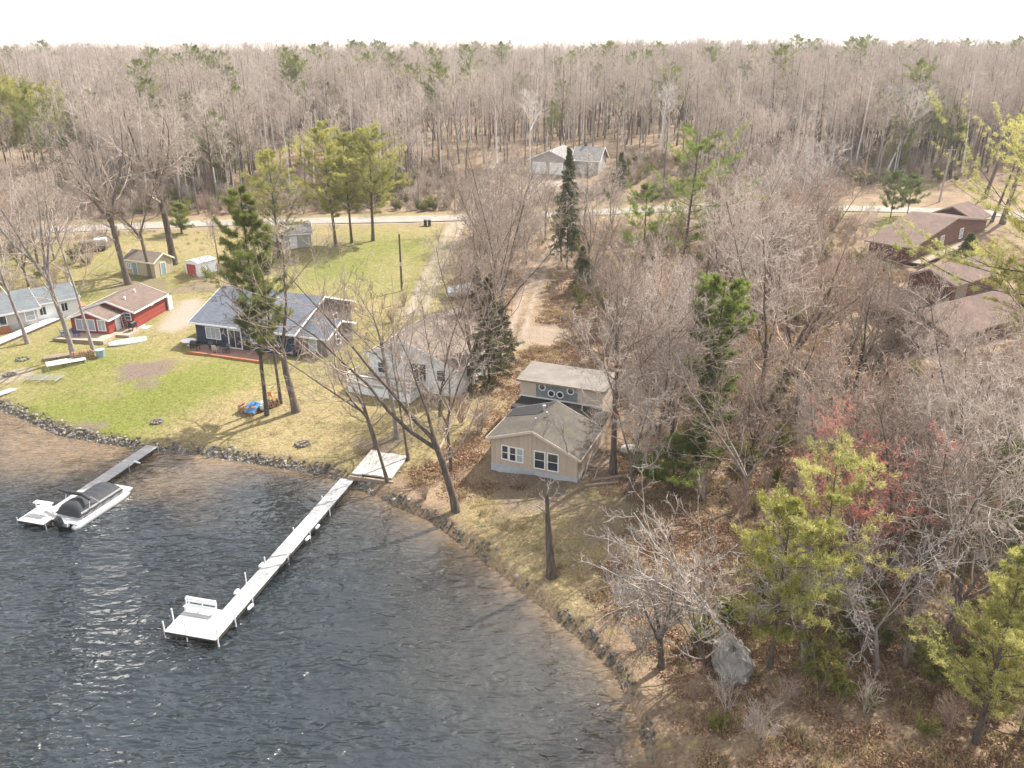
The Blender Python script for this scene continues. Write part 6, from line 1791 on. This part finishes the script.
shrub('shrub', 'yellow-green leafy shrub above the boulder', 728, 632, 2.6, 801, 'brush_twig', 'bush_leaf', 5)
shrub('shrub', 'yellow-green shrub in front of the boulder, lower left', 700, 648, 2.0, 802, 'brush_twig', 'bush_leaf', 4)
shrub('shrub', 'low evergreen bush right of the side logs', 640, 470, 1.6, 803, 'brush_twig', 'pine_needle', 6)
shrub('shrub', 'green mossy bush on the slope right of the dense-topped pine', 745, 470, 2.2, 804, 'brush_twig', 'bush_leaf', 4)
shrub('shrub', 'tangled bare thorn bush on the shore below the logs', 622, 610, 3.0, 805, 'silver_wood', n=14, spread=.8)
shrub('shrub', 'second tangled bare bush nearer the water at the bottom', 640, 650, 2.6, 806, 'silver_wood', n=14, spread=.8)
shrub('shrub', 'heap of bare brush beneath the cottage windows', 520, 486, 1.0, 807, 'brush_twig', n=16, spread=.9)
shrub('shrub', 'pile of bare brush at the bank right of the dock mat', 425, 500, 1.2, 808, 'brush_twig', n=14, spread=.9)
shrub('shrub', 'bare brush mass between the white house and the cedars', 462, 425, 3.6, 809, 'brush_twig', n=18, spread=.6)
shrub('shrub', 'second bare brush mass nearer the tan cottage', 480, 432, 3.0, 810, 'twig', n=18, spread=.6)
shrub('shrub', 'small bare bush beside the navy house wing', 392, 322, 2.2, 811, 'brush_twig', n=12)
shrub('shrub', 'reddish bare bush at the corner of the lawn by the driveway', 404, 306, 2.0, 812, 'brush_twig', n=12)
for k, (px, py, hh_, lab) in enumerate(((820, 690, 3.0, 'yellow-green sapling thicket at the bottom below the thicket pine'), (765, 610, 2.6, 'leafy yellow-green sapling left of the thicket pine'), (850, 640, 3.2, 'leafy sapling right of the thicket pine, beneath the red buds'), (900, 560, 3.0, 'yellowish sapling at the dark trunk pair'), (790, 540, 2.6, 'small leafy sapling above the thicket pine foot'), (930, 690, 2.8, 'leafy sapling left of the pale young pines'))):
    shrub('sapling', lab, px, py, hh_, 850 + k, 'brush_twig', 'bush_leaf', 5, 12, None, .45)
# maples in red bud
for k, (px, py, yt) in enumerate(((846, 600, 452), (872, 580, 470), (820, 560, 462))):
    P = G(px, py); Hh = height_to((P[0], P[1], tz(P[0], P[1])), yt)
    tr, cr = bare_tree(830 + k, H=Hh, r0=.11, fork=.25, nlead=4, n1=11, n2=5, n3=5, n4=3, rmin=.011, spread=1.1)
    C = np.concatenate(cr.V); r_ = np.random.default_rng(k); c = C[r_.integers(len(C) // 4, len(C), 4200)]
    bd_ = Geo(); bd_.add(*tufts(r_, c, unit(r_.normal(0, 1, c.shape)), 2, .12, .07, 1.0))
    plant('maple_tree', ('maple covered in red buds in the middle of the thicket', 'red-budded maple farthest right, beside the dark trunk pair', 'red-budded maple farthest left, behind the yellow-green pine')[k], 'tree', P, [('trunk', tr, ['bark'], 0), ('crown', cr, ['tan_twig'], 0), ('buds', bd_, ['red_bud'], 0)])

# ------------------------------------------------------------------ light, air, camera
SUN_EL, SUN_AZ = 48.0, 48.0      # azimuth from +Y towards +X
w = bpy.data.worlds.new('World'); SC.world = w; w.use_nodes = True
nt = w.node_tree; bg = nt.nodes['Background']
sk = nt.nodes.new('ShaderNodeTexSky'); sk.sky_type = 'NISHITA'; sk.sun_disc = False
sk.sun_elevation = R(SUN_EL); sk.sun_rotation = R(SUN_AZ); sk.air_density = 1.0; sk.dust_density = 1.6; sk.ozone_density = 1.0
hs = nt.nodes.new('ShaderNodeHueSaturation'); hs.inputs['Saturation'].default_value = .62
wm = nt.nodes.new('ShaderNodeMix'); wm.data_type = 'RGBA'; wm.blend_type = 'MULTIPLY'; wm.inputs[0].default_value = 1; wm.inputs[7].default_value = (1.04, 1.0, .94, 1)
tc = nt.nodes.new('ShaderNodeTexCoord'); cn = nt.nodes.new('ShaderNodeTexNoise'); cn.inputs['Scale'].default_value = 2.2; cn.inputs['Detail'].default_value = 6; cn.inputs['Roughness'].default_value = .6
mp_ = nt.nodes.new('ShaderNodeMapping'); mp_.inputs['Scale'].default_value = (1, 1, 3.0); nt.links.new(tc.outputs['Generated'], mp_.inputs[0]); nt.links.new(mp_.outputs[0], cn.inputs['Vector'])
cr_ = nt.nodes.new('ShaderNodeValToRGB'); cr_.color_ramp.elements[0].position = .35; cr_.color_ramp.elements[0].color = (.1, .1, .1, 1); cr_.color_ramp.elements[1].position = .7; cr_.color_ramp.elements[1].color = (.55, .55, .55, 1)
nt.links.new(cn.outputs[0], cr_.inputs[0])
cm = nt.nodes.new('ShaderNodeMix'); cm.data_type = 'RGBA'; nt.links.new(cr_.outputs[0], cm.inputs[0]); nt.links.new(sk.outputs[0], cm.inputs[6]); cm.inputs[7].default_value = (7.6, 7.6, 7.7, 1)
nt.links.new(cm.outputs[2], hs.inputs['Color']); nt.links.new(hs.outputs[0], wm.inputs[6]); nt.links.new(wm.outputs[2], bg.inputs[0]); bg.inputs[1].default_value = 0.15
ld = bpy.data.lights.new('sun', 'SUN'); ld.energy = 5.0; ld.angle = R(0.6); ld.color = (1.0, 0.94, 0.86)
so = bpy.data.objects.new('sun', ld); COL.objects.link(so)
dirv = Vector((math.sin(R(SUN_AZ)) * math.cos(R(SUN_EL)), math.cos(R(SUN_AZ)) * math.cos(R(SUN_EL)), math.sin(R(SUN_EL))))
so.rotation_euler = dirv.to_track_quat('Z', 'Y').to_euler(); so.location = (60, 60, 90)

HAZE = 0.0002
if HAZE:
    m = bpy.data.materials.new('haze'); m.use_nodes = True; nt = m.node_tree
    nt.nodes.remove(nt.nodes['Principled BSDF']); pv = nt.nodes.new('ShaderNodeVolumePrincipled')
    pv.inputs['Color'].default_value = (.93, .94, .97, 1); pv.inputs['Density'].default_value = HAZE; pv.inputs['Anisotropy'].default_value = .2
    nt.links.new(pv.outputs[0], nt.nodes['Material Output'].inputs['Volume'])
    mb = MB(); mb.box(-4600, 4600, -500, 9800, -16.5, 44)
    hz = mb.build('haze', m); tag(hz, 'thin pale haze over the lake shore', None, None, 'stuff')

cd = bpy.data.cameras.new('camera'); cam = bpy.data.objects.new('camera', cd); COL.objects.link(cam)
cam.location = (0, 0, CAMH); cam.rotation_euler = (math.pi / 2 - PITCH, 0, 0)
cd.sensor_fit = 'HORIZONTAL'; cd.sensor_width = 36; cd.lens = 36 * F / 1024; cd.clip_start = .5; cd.clip_end = 20000
SC.camera = cam
vs = SC.view_settings; vs.view_transform = 'Standard'; vs.look = 'None'; vs.gamma = 1; vs.use_curve_mapping = False; vs.exposure = 1.1
SC.render.engine = 'CYCLES'
cy = SC.cycles; cy.max_bounces = 5; cy.diffuse_bounces = 2; cy.glossy_bounces = 2; cy.transmission_bounces = 2; cy.volume_bounces = 0; cy.transparent_max_bounces = 4
cy.use_denoising = True; cy.sample_clamp_direct = 2.6; cy.sample_clamp_indirect = 4.0
cy.use_adaptive_sampling = True; cy.adaptive_threshold = 0.015
